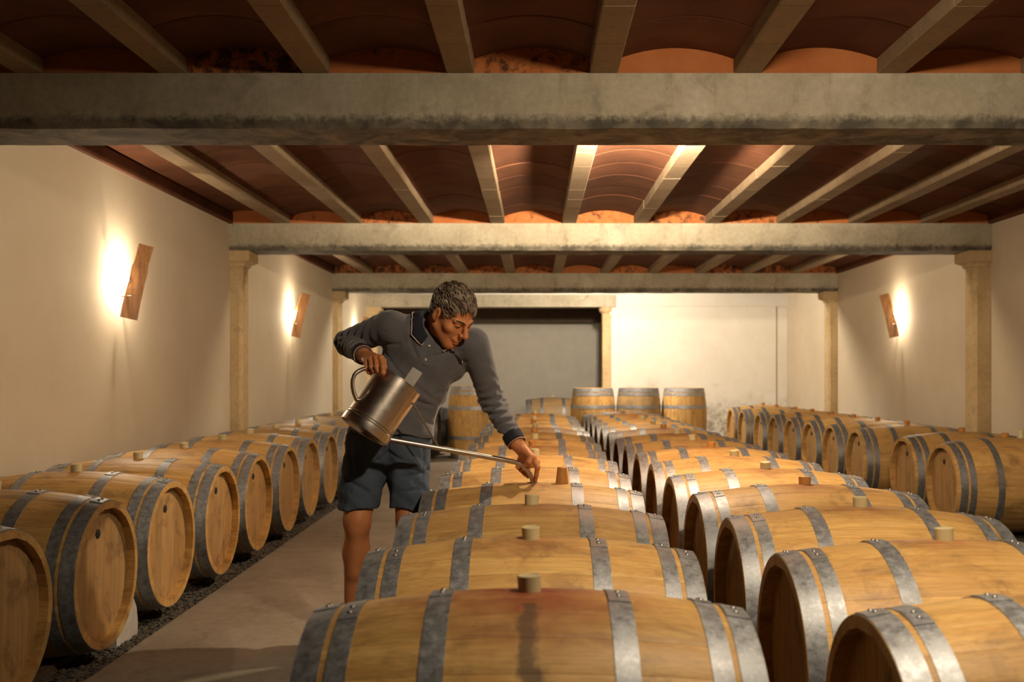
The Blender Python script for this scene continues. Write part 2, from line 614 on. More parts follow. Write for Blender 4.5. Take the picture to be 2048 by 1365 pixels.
# pillars against the walls under the beams
def pillar(x_wall, side, y, w, label):
    root = empty('stone_pillar', (x_wall, y, 0))
    tag(root, label, 'pillar', 'stone pillars under the beams')
    d = .22
    s = side
    b = .03
    x1 = s * w
    poly = [(0, 0), (x1 - s * b, 0), (x1, b), (x1, d - b), (x1 - s * b, d), (0, d)]
    if s < 0:
        poly = poly[::-1]
    mb = MB(); mb.prism(poly, 'Z', 0, ZB - .13); mb.build('shaft', M['pillar'], root)
    # moulded capital
    mb = MB()
    prof = [(0.0, -.150), (.012, -.145), (.020, -.120), (.055, -.105), (.075, -.095), (.075, -.012), (.070, -.0)]
    rows = []
    for e, z in prof:
        rows.append([(0, -e * .5, z), (x1 + s * e, -e * .5, z), (x1 + s * e, d + e * .5, z), (0, d + e * .5, z)])
    pts = [p for r_ in rows for p in r_]
    faces = []
    for i in range(len(rows) - 1):
        for q in range(4):
            q2 = (q + 1) % 4
            faces.append((i * 4 + q, i * 4 + q2, (i + 1) * 4 + q2, (i + 1) * 4 + q))
    faces += [(3, 2, 1, 0), tuple(len(pts) - 4 + i for i in range(4))]
    if s < 0:
        faces = [tuple(reversed(f)) for f in faces]
    mb.add(pts, faces)
    c = mb.build('capital', M['pillar'], root)
    c.location = (0, 0, ZB)
    return root


pillar(XL, 1, BEAMS[1] + .03, .115, 'yellowish stone pillar on the left wall between the two nearer sconces')
pillar(XR, -1, BEAMS[1] + .03, .155, 'yellowish stone pillar on the right wall, the nearest one on that side')
pillar(XL, 1, BEAMS[2] + .03, .105, 'yellowish stone pillar on the left wall left of the man')
pillar(XR, -1, BEAMS[2] + .03, .13, 'yellowish stone pillar in the far right corner by the end wall')
pillar(XL, 1, YE - .02, .18, 'stone pillar at the left end of the lintel behind the man')
# free pillar at the right end of the lintel
root = empty('stone_pillar', (XO - .05, YE - .03, 0))
tag(root, 'slim stone pillar carrying the right end of the lintel at the far opening', 'pillar', 'stone pillars under the beams')
mb = MB(); mb.prism([(-.065, 0), (.065, 0), (.075, .01), (.075, .32), (-.075, .32), (-.075, .01)], 'Z', 0, ZB - .16); mb.build('shaft', M['pillar'], root)
mb = MB(); mb.lathe([(0, 0), (.08, 0), (.088, .03), (.125, .06), (.13, .13), (.0, .13)], (0, .12, ZB - .17), (0, 0, 1), 24); mb.build('capital', M['pillar'], root, True)

# ceiling: joist blocks, vault tiles, end caps
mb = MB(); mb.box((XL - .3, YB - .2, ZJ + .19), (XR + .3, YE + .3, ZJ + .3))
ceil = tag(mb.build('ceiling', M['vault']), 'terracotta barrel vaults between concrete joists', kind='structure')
JX = [.321 + .671 * (k - 4) for k in range(-1, 11)]
JW, JS = .066, .066          # half width, visible side height
jb_len, gap = .420, .004


def joist_mesh(length, name):
    mb = MB()
    b = .006
    poly = [(-JW + b, 0), (JW - b, 0), (JW, b), (JW, .2), (-JW, .2), (-JW, b)]
    mb.prism(poly[::-1], 'Y', 0, length)
    return mb.mesh(name, M['joist'])


def arch(n=14):
    half = .671 / 2 - JW + .004
    return [(half * u, JS + (.118 - JS) * (1 - u * u)) for u in np.linspace(-1, 1, n)]


def tile_mesh(length, name):
    a = arch()
    mb = MB()
    inner = [(x, z) for x, z in a]
    n = len(a)
    b = .004
    rows = [[(x, 0, z + .05) for x, z in a], [(x, 0, z + b) for x, z in a], [(x, b, z) for x, z in a], [(x, length - b, z) for x, z in a], [(x, length, z + b) for x, z in a], [(x, length, z + .05) for x, z in a]]
    pts = [p for r_ in rows for p in r_]
    faces = [(i * n + q, i * n + q + 1, (i + 1) * n + q + 1, (i + 1) * n + q) for i in range(len(rows) - 1) for q in range(n - 1)]
    faces = [tuple(reversed(f)) for f in faces]
    mb.add(pts, faces)
    return mb.mesh(name, M['vault'], True, 30)


cache = {}


def cached(key, fn):
    if key not in cache:
        cache[key] = fn()
    return cache[key]


def ceiling_run(y0, y1, pieces=True):
    n = max(1, round((y1 - y0) / jb_len)) if pieces else 1
    L = (y1 - y0) / n
    jm = cached(('j', round(L, 4)), lambda: joist_mesh(L - gap, 'joist_block'))
    tm = cached(('t', round(L, 4)), lambda: tile_mesh(L - gap, 'vault_tile'))
    for k, x in enumerate(JX):
        inside = XL + JW < x < XR - JW * .2
        mid = x + .671 / 2
        for i in range(n):
            y = y0 + i * L
            if inside:
                o = put('joist_block', jm, ceil)
                o.location = (x + random.uniform(-.0015, .0015), y, ZJ + random.uniform(-.0012, .0012))
            if mid - .3 < XR and mid + .25 > XL and k < len(JX) - 1:
                o = put('vault_tile', tm, ceil)
                o.location = (mid, y + random.uniform(-.001, .001), ZJ + random.uniform(-.0025, .0025))


def endcaps(y):
    a = arch()
    def mk():
        mb = MB()
        poly = [(x, z + .012) for x, z in a] + [(a[-1][0], -.004), (a[0][0], -.004)]
        mb.prism(poly, 'Y', 0, .05)
        return mb.mesh('end_cap', M['endcap'])
    me = cached('cap', mk)
    for k, x in enumerate(JX[:-1]):
        mid = x + .671 / 2
        if mid - .3 < XR and mid + .25 > XL:
            o = put('end_cap', me, ceil)
            o.location = (mid, y, ZJ)


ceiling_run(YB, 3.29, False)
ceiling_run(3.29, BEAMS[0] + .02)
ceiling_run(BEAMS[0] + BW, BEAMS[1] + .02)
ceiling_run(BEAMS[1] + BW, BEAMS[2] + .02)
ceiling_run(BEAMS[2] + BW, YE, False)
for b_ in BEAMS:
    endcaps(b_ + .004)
# rough plaster edge where the vaults meet the side walls
for x0, x1, nm in ((XL, XL + .035, 'trim_3'), (XR - .035, XR, 'trim_4')):
    mb = MB(); mb.box((x0, YB, ZJ - .005), (x1, YE, ZJ + .09)); tag(mb.build(nm, M['vault']), 'rough terracotta edge where vault meets the %s wall' % ('left' if x0 < 0 else 'right'), kind='structure')

# ------------------------------------------------------------------ barrels
BL, RM, RE, TH = .95, .345, .298, .027      # length, bilge radius, head radius, stave thickness
NST = 26
BZ = .372


def rad(x):
    return RM - (RM - RE) * (abs(x) / (BL / 2)) ** 2


_rr = random.Random(3)
_w = [_rr.uniform(.8, 1.25) for _ in range(NST)]
_w[0] = 1.55
_s = 2 * math.pi / sum(_w)
ANG = []
_a = -_w[0] * _s / 2
for w_ in _w:
    ANG.append((_a, _a + w_ * _s))
    _a += w_ * _s
XSEG = np.linspace(-BL / 2, BL / 2, 15)


def stave_into(mb, a0, a1):
    """one stave: outside with slightly eased long edges, inside, and both ends"""
    da = .0003 / RM
    us = [a0 + da, a0 + .006 / RM, (2 * a0 + a1) / 3, (a0 + 2 * a1) / 3, a1 - .006 / RM, a1 - da]
    dr = [-.0008, 0, 0, 0, 0, -.0008]
    rows = []
    for x in XSEG:
        r = rad(x)
        row = [(x, math.sin(u) * (r + d), math.cos(u) * (r + d)) for u, d in zip(us, dr)]
        row += [(x, math.sin(u) * (r - TH), math.cos(u) * (r - TH)) for u in (us[-1], us[0])]
        rows.append(row)
    k = 8
    pts = [p for r_ in rows for p in r_]
    faces = [(i * k + q, (i + 1) * k + q, (i + 1) * k + (q + 1) % k, i * k + (q + 1) % k) for i in range(len(rows) - 1) for q in range(k)]
    faces = [tuple(reversed(f)) for f in faces]
    m = (len(rows) - 1) * k
    faces += [tuple(range(k)), tuple(range(m + k - 1, m - 1, -1))]
    mb.add(pts, faces)


STAVES = []
for a0, a1 in ANG:
    mb = MB()
    stave_into(mb, a0, a1)
    STAVES.append(mb.mesh('stave', M['oak'], True, 35))
mb = MB()
for a0, a1 in ANG:
    stave_into(mb, a0, a1)
BODY = mb.mesh('stave_body', M['oak'], True, 35)

HX = .435            # head boards sit inside the chime
RH = rad(HX) - TH + .004


def head_boards(side):
    out = []
    edges = [-RH, -.185, -.108, -.035, .045, .12, .195, RH]
    for k in range(len(edges) - 1):
        y0, y1 = edges[k] + .0007, edges[k + 1] - .0007
        ys = np.linspace(y0, y1, 5)
        mb = MB()
        front, back = side * HX, side * (HX - .02)
        b = .0016
        top = [(y, math.sqrt(max(RH ** 2 - y * y, 1e-6))) for y in ys]
        loop = top + [(y, -z) for y, z in reversed(top)]
        n = len(loop)
        cy = (y0 + y1) / 2
        inner = [(y + (b if y < cy else -b) * (1 if abs(y - cy) > (y1 - y0) * .4 else 0), z) for y, z in loop]
        pts = [(back, y, z) for y, z in loop] + [(front - side * b, y, z) for y, z in loop] + [(front, y, z) for y, z in inner]
        faces = [tuple(range(2 * n, 3 * n))]
        for q in range(n):
            q2 = (q + 1) % n
            faces += [(q, q2, n + q2, n + q), (n + q, n + q2, 2 * n + q2, 2 * n + q)]
        if side > 0:
            faces = [tuple(reversed(f)) for f in faces]
        mb.add(pts, faces)
        out.append(mb.mesh('head_board', M['oak_head']))
    return out


BOARDS = {1: head_boards(1), -1: head_boards(-1)}


def head_disc(side):
    mb = MB()
    n = 40
    mb.add([(side * (HX - .003), RH * math.cos(2 * math.pi * i / n), RH * math.sin(2 * math.pi * i / n)) for i in range(n)], [tuple(range(n))] if side > 0 else [tuple(range(n - 1, -1, -1))])
    return mb.mesh('head', M['oak_head'])


DISC = {1: head_disc(1), -1: head_disc(-1)}


def hoop_mesh(x0, x1):
    mb = MB()
    prof = []
    for x in np.linspace(x0, x1, 4):
        prof.append((rad(x) + .0026, x))
    prof = [(rad(x0) - .001, x0)] + prof + [(rad(x1) - .001, x1)]
    mb.lathe(prof, (0, 0, 0), (1, 0, 0), 64)
    return mb.mesh('hoop', M['steel'], True, 30)


def lap_mesh(x0, x1, a):
    """the riveted overlap of a hoop"""
    mb = MB()
    rows = []
    for u in np.linspace(a - .14, a + .14, 9):
        rows.append([(x, math.sin(u) * r, math.cos(u) * r) for x, r in ((x0 + .001, rad(x0) + .002), (x0 + .001, rad(x0) + .0050), (x1 - .001, rad(x1) + .0050), (x1 - .001, rad(x1) + .002))])
    pts = [p for r_ in rows for p in r_]
    faces = [tuple(reversed((i * 4 + q, (i + 1) * 4 + q, (i + 1) * 4 + (q + 1) % 4, i * 4 + (q + 1) % 4))) for i in range(8) for q in range(3)]
    faces += [(0, 1, 2, 3), (35, 34, 33, 32)]
    mb.add(pts, faces)
    return mb.mesh('hoop_lap', M['steel'], True, 30)


def rivet_mesh():
    mb = MB()
    mb.lathe([(.0001, .0045), (.004, .0038), (.0062, .0018), (.0068, 0)], (0, 0, 0), (0, 0, 1), 10)
    return mb.mesh('rivet', M['rivet'], True, 60)


RIVET = rivet_mesh()
HOOPS = {
    'edge': [(-.474, -.420), (-.406, -.362), (-.218, -.168), (.168, .218), (.362, .406), (.420, .474)],
    'inset': [(-.452, -.404), (-.388, -.348), (-.205, -.162), (.162, .205), (.348, .388), (.404, .452)],
}
HOOP_ME = {k: [hoop_mesh(*p) for p in v] for k, v in HOOPS.items()}
LAP_A = (.10, -.16, .05, -.06, .17, -.08)
LAP_ME = {k: [lap_mesh(p[0], p[1], a) for p, a in zip(v, LAP_A)] for k, v in HOOPS.items()}


def bung_mesh(name, material, r0, r1, h):
    mb = MB()
    mb.lathe([(0.0001, -.01), (r0, -.01), (r1 - .002, h - .002), (r1 - .005, h), (r1 - .010, h - .003), (.0001, h - .004)], (0, 0, 0), (0, 0, 1), 28)
    return mb.mesh(name, material, True, 35)


BUNG = bung_mesh('bung', M['silicone'], .0245, .0285, .034)
BUNG_A = bung_mesh('bung', M['amber'], .0245, .0285, .032)
mb = MB()
mb.lathe([(.0001, .003), (.017, .003), (.020, .001), (.020, -.004)], (0, 0, 0), (1, 0, 0), 20)
PLUG = mb.mesh('sample_plug', M['black'], True, 35)
mb = MB()
mb.lathe([(.0001, 0), (.0255, 0)], (0, 0, RM + .0008), (0, 0, 1), 24)
HOLE = mb.mesh('bung_hole', M['black'])

brr = random.Random(21)


def barrel(x, y, label, group, head=0, full=True, rivets=False, hoop='edge', tone=None, stain=None, dust=0.0, bung='silicone', plug=False, upright=False, z=None, yaw=0.0, laps=True, scale=1.0, htone=None):
    root = empty('wine_barrel', (x, y, BZ if z is None else z))
    root.rotation_euler = (R(brr.uniform(-3, 3)), 0, R(yaw + brr.uniform(-.8, .8)))
    if upright:
        root.rotation_euler = Euler((0, R(-90), R(brr.uniform(0, 360))))
    root.scale = (scale,) * 3
    tag(root, label, 'barrel', group)
    tone = brr.uniform(.62, .95) if tone is None else tone
    stain = brr.uniform(.25, .75) if stain is None else stain
    col = (tone, stain, dust, 1)
    ht = brr.uniform(.6, .95) if htone is None else htone
    parts = []
    if full:
        for me in STAVES:
            parts.append(put('stave', me, root))
    else:
        parts.append(put('stave_body', BODY, root))
    for side in (1, -1):
        if side == head and full:
            for me in BOARDS[side]:
                parts.append(put('head_board', me, root))
        else:
            parts.append(put('head', DISC[side], root))
    for p in parts:
        p.color = col
    for i, me in enumerate(HOOP_ME[hoop]):
        h = put('hoop', me, root)
        h.color = (ht * (1 - dust * .4), 0, 0, 1)
        if laps and not upright:
            l = put('hoop_lap', LAP_ME[hoop][i], h)
            l.color = h.color
            if rivets:
                x0, x1 = HOOPS[hoop][i]
                xm = (x0 + x1) / 2
                for da in (-.05, .05):
                    a = LAP_A[i] + da
                    r_ = rad(xm) + .0048
                    rv = put('rivet', RIVET, h)
                    rv.location = (xm, math.sin(a) * r_, math.cos(a) * r_)
                    rv.rotation_euler = (-a, 0, 0)
    if bung == 'hole':
        put('bung_hole', HOLE, root)
    elif bung and not upright:
        b = put('bung', BUNG if bung == 'silicone' else BUNG_A, root)
        b.location = (0, 0, RM + .001)
        b.rotation_euler = (R(brr.uniform(-4, 4)), R(brr.uniform(-4, 4)), 0)
        tag(b, 'rubbery grey-yellow bung stopper' if bung == 'silicone' else 'amber rubber bung')
    if plug:
        pl = put('sample_plug', PLUG, root)
        side = head
        pl.location = (side * (HX + .001), side * brr.uniform(-.03, .01), .165)
        if side < 0:
            pl.rotation_euler = (0, 0, R(180))
        tag(pl, 'small black round plug in the barrel head')
    return root


ORD = ['nearest', 'second', 'third', 'fourth', 'fifth', 'sixth', 'seventh', 'eighth', 'ninth', 'tenth', 'eleventh', 'twelfth', 'thirteenth', 'fourteenth', 'fifteenth', 'sixteenth']


def rank(i):
    return ORD[i] + (' one' if i == 0 else ' from the front')


# centre row
CYS = [2.14, 2.835, 3.54, 4.24] + [4.24 + .708 * k for k in range(1, 11)]
for i, y in enumerate(CYS):
    lab = 'oak wine barrel in the centre row, %s' % rank(i)
    if i == 0:
        lab = 'wine-stained oak barrel in the centre row, the nearest one, with a big bung on top'
    if i == 3:
        lab = 'oak wine barrel in the centre row being topped up under the hand'
    barrel(-.012 if i < 4 else -.012 + brr.uniform(-.012, .012), y, lab, 'barrels of the centre row', head=0, full=i < 9, rivets=i < 6,
           tone=[.92, .86, .74, .86][i] if i < 4 else None, stain=[1.0, .5, .6, .35][i] if i < 4 else None,
           bung='hole' if i == 3 else ('silicone' if i < 4 or i % 2 else 'amber'), dust=.08 if i < 4 else .1, laps=i < 11)

# row to the right of the centre
for i in range(15):
    y = 2.09 + .695 * i
    x = 1.185 - .0135 * (y - 2.1)
    barrel(x, y, 'oak wine barrel in the row right of centre, %s' % rank(i), 'barrels of the row right of centre', head=-1, full=i < 9, rivets=i < 6,
           stain=[.2, .5, .55][i] if i < 3 else None, tone=.9 if i < 2 else None, bung='silicone' if i % 3 else 'amber', dust=.05, laps=i < 11)

# left row by the wall
LY0 = 3.25
for i in range(13):
    y = LY0 + .733 * i
    barrel(-2.222 + brr.uniform(-.012, .012), y, 'oak wine barrel in the left row by the wall, %s' % rank(i), 'barrels of the left row',
           head=1, full=i < 8, rivets=i < 4, plug=i < 9, dust=0 if i < 5 else (.25 if i < 8 else .75), stain=.35, tone=[.72, .72, .85, .9, .88][i] if i < 5 else None,
           laps=i < 9, htone=[.55, .55, .95, .9, .9][i] if i < 5 else None)

# right row by the wall, its heads facing the room
for i, y in enumerate((7.15, 7.86, 8.95, 9.66, 10.37, 11.08, 11.79, 12.50, 13.40, 14.12)):
    x = 3.455 - .022 * (y - 7.15)
    barrel(x, y, 'oak wine barrel in the far right row by the wall, %s' % rank(i), 'barrels of the far right row', head=-1, full=i < 4, rivets=False,
           hoop='inset' if i in (0, 1, 2, 9) else 'edge', plug=True, htone=.42, tone=.72 if i < 3 else None, bung='amber', stain=.2, dust=.05, yaw=-1.2, laps=i > 3)

# upright barrels at the far end
for px, lab, tn, ds in ((1186, 'upright oak barrel at the far end, left of the three standing together', .9, .0),
                        (1277, 'dusty upright oak barrel at the far end, middle of the three', .8, .8),
                        (1368, 'upright oak barrel at the far end, right of the three, with dark patched staves', .86, .1)):
    y = 14.9
    barrel((px - CX) * y / F_PX, y, lab, 'upright barrels at the far end', full=True, upright=True, z=BL / 2 + .002, tone=tn, dust=ds, stain=0, htone=1.0)
barrel(P(948, 0, 13.5)[0], 13.5, 'tall upright oak barrel behind the outstretched arm', 'upright barrels at the far end', full=True, upright=True, z=.503, tone=.8, stain=0, dust=.05, scale=1.055, htone=1.0)
barrel(P(1105, 0, 17.3)[0], 17.3, 'grey dusty barrel lying alone inside the recess at the far end', 'barrels in the recess', full=False, dust=.9, tone=.7, z=.40, laps=False)
for k in range(2):  # both get near-black wood and hoops
    barrel(-1.78 + .07 * k, 13.3 + .72 * k, ['dark barrel lying behind the man, the nearer of two', 'dark barrel lying behind the man, the farther of two'][k],
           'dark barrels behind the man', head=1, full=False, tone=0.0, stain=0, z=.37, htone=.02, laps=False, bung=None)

# timber rails that carry the rows
for x, y0, y1, dx, lab in ((-.012, 1.75, 11.7, 0, 'centre row'), (1.115, 1.7, 12.3, -.0135, 'row right of centre'), (-2.222, 2.85, 13.3, 0, 'left row'), (3.38, 6.75, 14.5, -.022, 'far right row')):
    for s in (-1, 1):
        mb = MB()
        hh = BZ - rad(.27) - .008
        slope = dx
        ym = (y0 + y1) / 2
        pts = []
        for yy in (y0, y1):
            xx = x + slope * (yy - ym) + s * .27
            pts += [(xx - .04, yy, .0), (xx + .04, yy, .0), (xx + .04, yy, hh), (xx - .04, yy, hh)]
        mb.add(pts, [(0, 1, 2, 3), (7, 6, 5, 4), (0, 4, 5, 1), (1, 5, 6, 2), (2, 6, 7, 3), (3, 7, 4, 0)])
        o = mb.build('barrel_rail', M['timber'])
        tag(o, 'dark timber rail under the %s of barrels, on its %s side' % (lab, 'left' if s < 0 else 'right'), 'rail', 'rails under the barrels')

# pale chock block peeping out between two left barrels
mb = MB()
prof = [(-.11, 0), (.11, 0), (.115, .06), (.10, .13), (.07, .175), (.03, .20), (-.03, .20), (-.07, .175), (-.10, .13), (-.115, .06)]
mb.prism(prof[::-1], 'X', -.09, .09)
o = mb.build('chock_block', M['block'])
o.location = (-1.90, 4.33, .0)
tag(o, 'pale grey rounded chock standing on the gravel between two left barrels', 'chock')

# loose bungs
lb = put('loose_bung', bung_mesh('loose_bung', M['amber'], .029, .0225, .062))
zt = BZ + RM
lb.location = (.118, 4.25, BZ + rad(.13) + .010)
tag(lb, 'amber rubber bung standing loose on the barrel being filled', 'bung')
lb = put('loose_bung', bung_mesh('loose_bung', M['silicone'], .028, .023, .05))
lb.location = (3.56, 7.14, BZ + rad(.1) + .009)
tag(lb, 'pale bung standing loose on the nearest far right barrel', 'bung')
lb = put('loose_bung', bung_mesh('loose_bung', M['red'], .020, .012, .020))
lb.location = (3.50, 7.26, BZ + RM * .97 + .006)
tag(lb, 'small red stopper lying beside the bung of the nearest far right barrel', 'stopper')

# gravel on the earth under the left row
grr = np.random.default_rng(4)
mb = MB()
base = np.array([(1, 0, 0), (-1, 0, 0), (0, 1, 0), (0, -1, 0), (0, 0, 1), (0, 0, -1)], float)
fc = [(0, 2, 4), (2, 1, 4), (1, 3, 4), (3, 0, 4), (2, 0, 5), (1, 2, 5), (3, 1, 5), (0, 3, 5)]
for i in range(7500):
    yy = 2.4 + 7.5 * grr.random() ** 1.25
    xx = -1.73 - abs(grr.normal(0, .28))
    if xx < XL + .05:
        continue
    s = grr.uniform(.006, .015)
    ang = grr.uniform(0, math.pi)
    ca, sa = math.cos(ang), math.sin(ang)
    sc = np.array((s * grr.uniform(.8, 1.6), s, s * .6))
    q = base * sc + grr.normal(0, s * .12, base.shape)
    q = np.stack((q[:, 0] * ca - q[:, 1] * sa + xx, q[:, 0] * sa + q[:, 1] * ca + yy, q[:, 2] + s * .35), 1)
    mb.add(q, fc)
tag(mb.build('gravel', M['gravel']), 'dark loose gravel strip beside the left walkway', 'gravel', kind='stuff')


# ------------------------------------------------------------------ wall sconces made from old staves
def sconce(side, y, z, label, watts, snap=False):
    xw = XL if side > 0 else XR
    root = empty('wall_sconce', (xw, y, z))
    tag(root, label, 'sconce', 'stave wall sconces')
    # a stave piece hung off the wall, leaning out at the top and turned towards the entrance
    up = np.array((side * .22, .03, .97)); up /= np.linalg.norm(up)
    wd = np.array((side * .80, .60, 0)); wd -= up * np.dot(wd, up); wd /= np.linalg.norm(wd)
    nm = np.cross(wd, up)
    c = np.array((side * .125, 0, 0))
    mb = MB()
    rows = []
    rr = random.Random(int(y * 7))
    for k in range(13):
        u = (k / 12 - .5) * .52
        bow = .030 * (1 - (u / .26) ** 2) - .02
        w = .056 + .0015 * rr.uniform(-1, 1)
        if snap and k > 8:
            w -= .008
        q = c + up * u + nm * bow * (-1 if side > 0 else 1)
        rows.append([q - wd * w - nm * .011, q + wd * w - nm * .011, q + wd * w + nm * .011, q - wd * w + nm * .011])
    pts = [p for r_ in rows for p in r_]
    faces = [(i * 4 + q, i * 4 + (q + 1) % 4, (i + 1) * 4 + (q + 1) % 4, (i + 1) * 4 + q) for i in range(12) for q in range(4)]
    faces += [(3, 2, 1, 0), tuple(len(pts) - 4 + i for i in range(4))]
    mb.add(pts, faces)
    o = mb.build('stave_shade', M['old_oak'], root)
    o.color = (.9, 0, 0, 1)
    tag(o, 'short piece of old barrel stave')
    mb = MB(); mb.tube([(side * .048, -.03, -.045), (side * .048, -.03, -.02), (side * .048, -.03, .03), (side * .048, -.03, .055)], [.006, .011, .011, .006], 12)
    mb.build('bulb', M['bulb'], root, True)
    for s in (-1, 1):
        mb = MB(); mb.tube([(0, -.005 + .035 * s, -.10), (side * .10, 0.0 + .03 * s, -.10)], .004, 8); mb.build('bracket', M['rivet'], root)
    if snap:
        mb = MB(); mb.tube(spline([(side * .11, -.06, .12), (side * .04, -.11, .15), (side * .03, -.14, .165), (side * .0, -.15, .15)], 5), .0022, 6); mb.build('wire', M['wire'], root)
    l = lamp('sconce_bulb_light', (xw + side * .075, y - .02, z + .01), watts, (1, .82, .58), .022)
    return root


sconce(1, 6.72, CAM_H + .62, 'stave wall sconce on the left wall, the nearest and largest, glowing', 70.0, True)
sconce(1, 11.4, CAM_H + .66, 'stave wall sconce on the left wall between the two pillars', 70.0)
sconce(1, 15.50, CAM_H + .62, 'small stave wall sconce just above the raised elbow at the far left', 50.0)
sconce(-1, 11.45, CAM_H + .66, 'stave wall sconce on the right wall, glowing on its right side', 70.0)


# ------------------------------------------------------------------ implicit-surface modelling for the man
def pt(px, py, y):
    return P(px, py, y).astype(np.float32)


def s_cap(p, a, b, ra, rb):
    a = np.asarray(a, np.float32); b = np.asarray(b, np.float32)
    ba = b - a
    h = np.clip(((p - a) @ ba) / float(ba @ ba), 0, 1)
    q = p - a - h[:, None] * ba
    return np.sqrt((q * q).sum(1)) - (ra + (rb - ra) * h)


def s_ell(p, c, r, rot=None):
    q = p - np.asarray(c, np.float32)
    if rot is not None:
        q = q @ np.asarray(rot, np.float32)
    q = q / np.asarray(r, np.float32)
    k0 = np.sqrt((q * q).sum(1))
    k1 = np.sqrt(((q / np.asarray(r, np.float32)) ** 2).sum(1)) + 1e-9
    return k0 * (k0 - 1) / k1


def smin(a, b, k):
    h = np.clip(.5 + .5 * (b - a) / k, 0, 1)
    return b + (a - b) * h - k * h * (1 - h)


def smax(a, b, k):
    return -smin(-a, -b, k)


def surface(f, lo, hi, h):
    """naive surface nets of f = 0"""
    lo = np.array(lo, np.float32); hi = np.array(hi, np.float32)
    nb = np.ceil((hi - lo) / (4 * h)).astype(int)          # blocks of 4 cells
    n = nb * 4 + 1
    ax = [lo[i] + h * np.arange(n[i], dtype=np.float32) for i in range(3)]
    cg = np.stack(np.meshgrid(*[a_[::4] for a_ in ax], indexing='ij'), -1)
    C = f(cg.reshape(-1, 3)).reshape(cg.shape[:3])
    near = np.zeros(nb, bool)
    for dx in (0, 1):
        for dy in (0, 1):
            for dz in (0, 1):
                near |= np.abs(C[dx:dx + nb[0], dy:dy + nb[1], dz:dz + nb[2]]) < 8.5 * h
    V = np.repeat(np.repeat(np.repeat(C, 4, 0), 4, 1), 4, 2)[:n[0], :n[1], :n[2]].astype(np.float32)
    act = np.repeat(np.repeat(np.repeat(near, 4, 0), 4, 1), 4, 2)
    act = np.pad(act, ((0, 1), (0, 1), (0, 1)))
    for a in range(3):                                       # block faces belong to both neighbours
        act = act | np.roll(act, 1, a)
    idx = np.argwhere(act)
    for i in range(0, len(idx), 400000):
        q = idx[i:i + 400000]
        V[tuple(q.T)] = f((lo + q * h).astype(np.float32))
    c = n - 1
    acc = np.zeros((*c, 3), np.float32)
    cnt = np.zeros(c, np.int32)
    edges = []
    for a in range(3):
        sl0 = [slice(None)] * 3; sl1 = [slice(None)] * 3
        sl0[a] = slice(0, -1); sl1[a] = slice(1, None)
        v0, v1 = V[tuple(sl0)], V[tuple(sl1)]
        idx = np.argwhere((v0 < 0) != (v1 < 0))
        if len(idx) == 0:
            continue
        q0 = v0[tuple(idx.T)]; q1 = v1[tuple(idx.T)]
        t = q0 / (q0 - q1)
        pos = lo + idx * h
        pos[:, a] += t * h
        b, d = [k for k in range(3) if k != a]
        for db in (0, -1):
            for dd in (0, -1):
                ci = idx.copy(); ci[:, b] += db; ci[:, d] += dd
                ok = (ci[:, b] >= 0) & (ci[:, b] < c[b]) & (ci[:, d] >= 0) & (ci[:, d] < c[d])
                np.add.at(acc, tuple(ci[ok].T), pos[ok])
                np.add.at(cnt, tuple(ci[ok].T), 1)
        edges.append((a, b, d, idx, q0 < 0))
    ids = np.full(c, -1, np.int64)
    act = np.argwhere(cnt > 0)
    ids[tuple(act.T)] = np.arange(len(act))
    verts = acc[tuple(act.T)] / cnt[tuple(act.T)][:, None]
    quads = []
    for a, b, d, idx, neg in edges:
        ok = (idx[:, b] > 0) & (idx[:, d] > 0) & (idx[:, b] < c[b]) & (idx[:, d] < c[d])
        idx, ng = idx[ok], neg[ok]
        def cell(db, dd):
            ci = idx.copy(); ci[:, b] += db; ci[:, d] += dd
            return ids[tuple(ci.T)]
        q = np.stack([cell(-1, -1), cell(0, -1), cell(0, 0), cell(-1, 0)], 1)
        flip = ng if a != 1 else ~ng
        q[~flip] = q[~flip][:, ::-1]
        quads.append(q)
    return verts, np.concatenate(quads)


def nets_mesh(name, pieces, material):
    vs, fs, off = [], [], 0
    for v, f in pieces:
        vs.append(v); fs.append(f + off); off += len(v)
    v = np.concatenate(vs); f = np.concatenate(fs)
    me = bpy.data.meshes.new(name)
    me.vertices.add(len(v)); me.vertices.foreach_set('co', v.astype(np.float32).ravel())
    me.loops.add(f.size); me.loops.foreach_set('vertex_index', f.astype(np.int32).ravel())
    me.polygons.add(len(f)); me.polygons.foreach_set('loop_start', np.arange(0, f.size, 4, dtype=np.int32))
    me.polygons.foreach_set('use_smooth', np.ones(len(f), bool))
    me.update(calc_edges=True)
    me.validate()
    me.materials.append(material)
    return me


# joints, placed in depth so that every limb keeps its real length
SH_R, EL_R, WR_R = pt(780, 652, 4.25), pt(694, 686, 4.40), pt(727, 711, 4.125)
SH_L, EL_L, WR_L = pt(948, 686, 4.23), pt(984, 802, 4.34), pt(1034, 888, 4.225)
NECK = pt(866, 652, 4.27)
HEAD = pt(906, 629, 4.17)
HIP_A, KNEE_A, ANK_A = pt(740, 892, 4.33), pt(714, 1040, 4.25), pt(704, 1248, 4.29)
HIP_B, KNEE_B, ANK_B = pt(814, 892, 4.34), pt(819, 1040, 4.27), pt(818, 1246, 4.36)
# head frame: yawed towards the barrel row and bent down
_yaw, _pit = R(50), R(38)
_h0 = np.array((math.sin(_yaw), -math.cos(_yaw), 0))
HF = (math.cos(_pit) * _h0 + np.array((0, 0, -math.sin(_pit)))).astype(np.float32)
HU = (math.sin(_pit) * _h0 + np.array((0, 0, math.cos(_pit)))).astype(np.float32)
HL = np.cross(HU, HF).astype(np.float32) * -1          # his left
HL = np.cross(HF, HU).astype(np.float32) * -1
HB = np.stack([HL, HF, HU], 1)                          # columns: left, forward, up
HS = 1.03


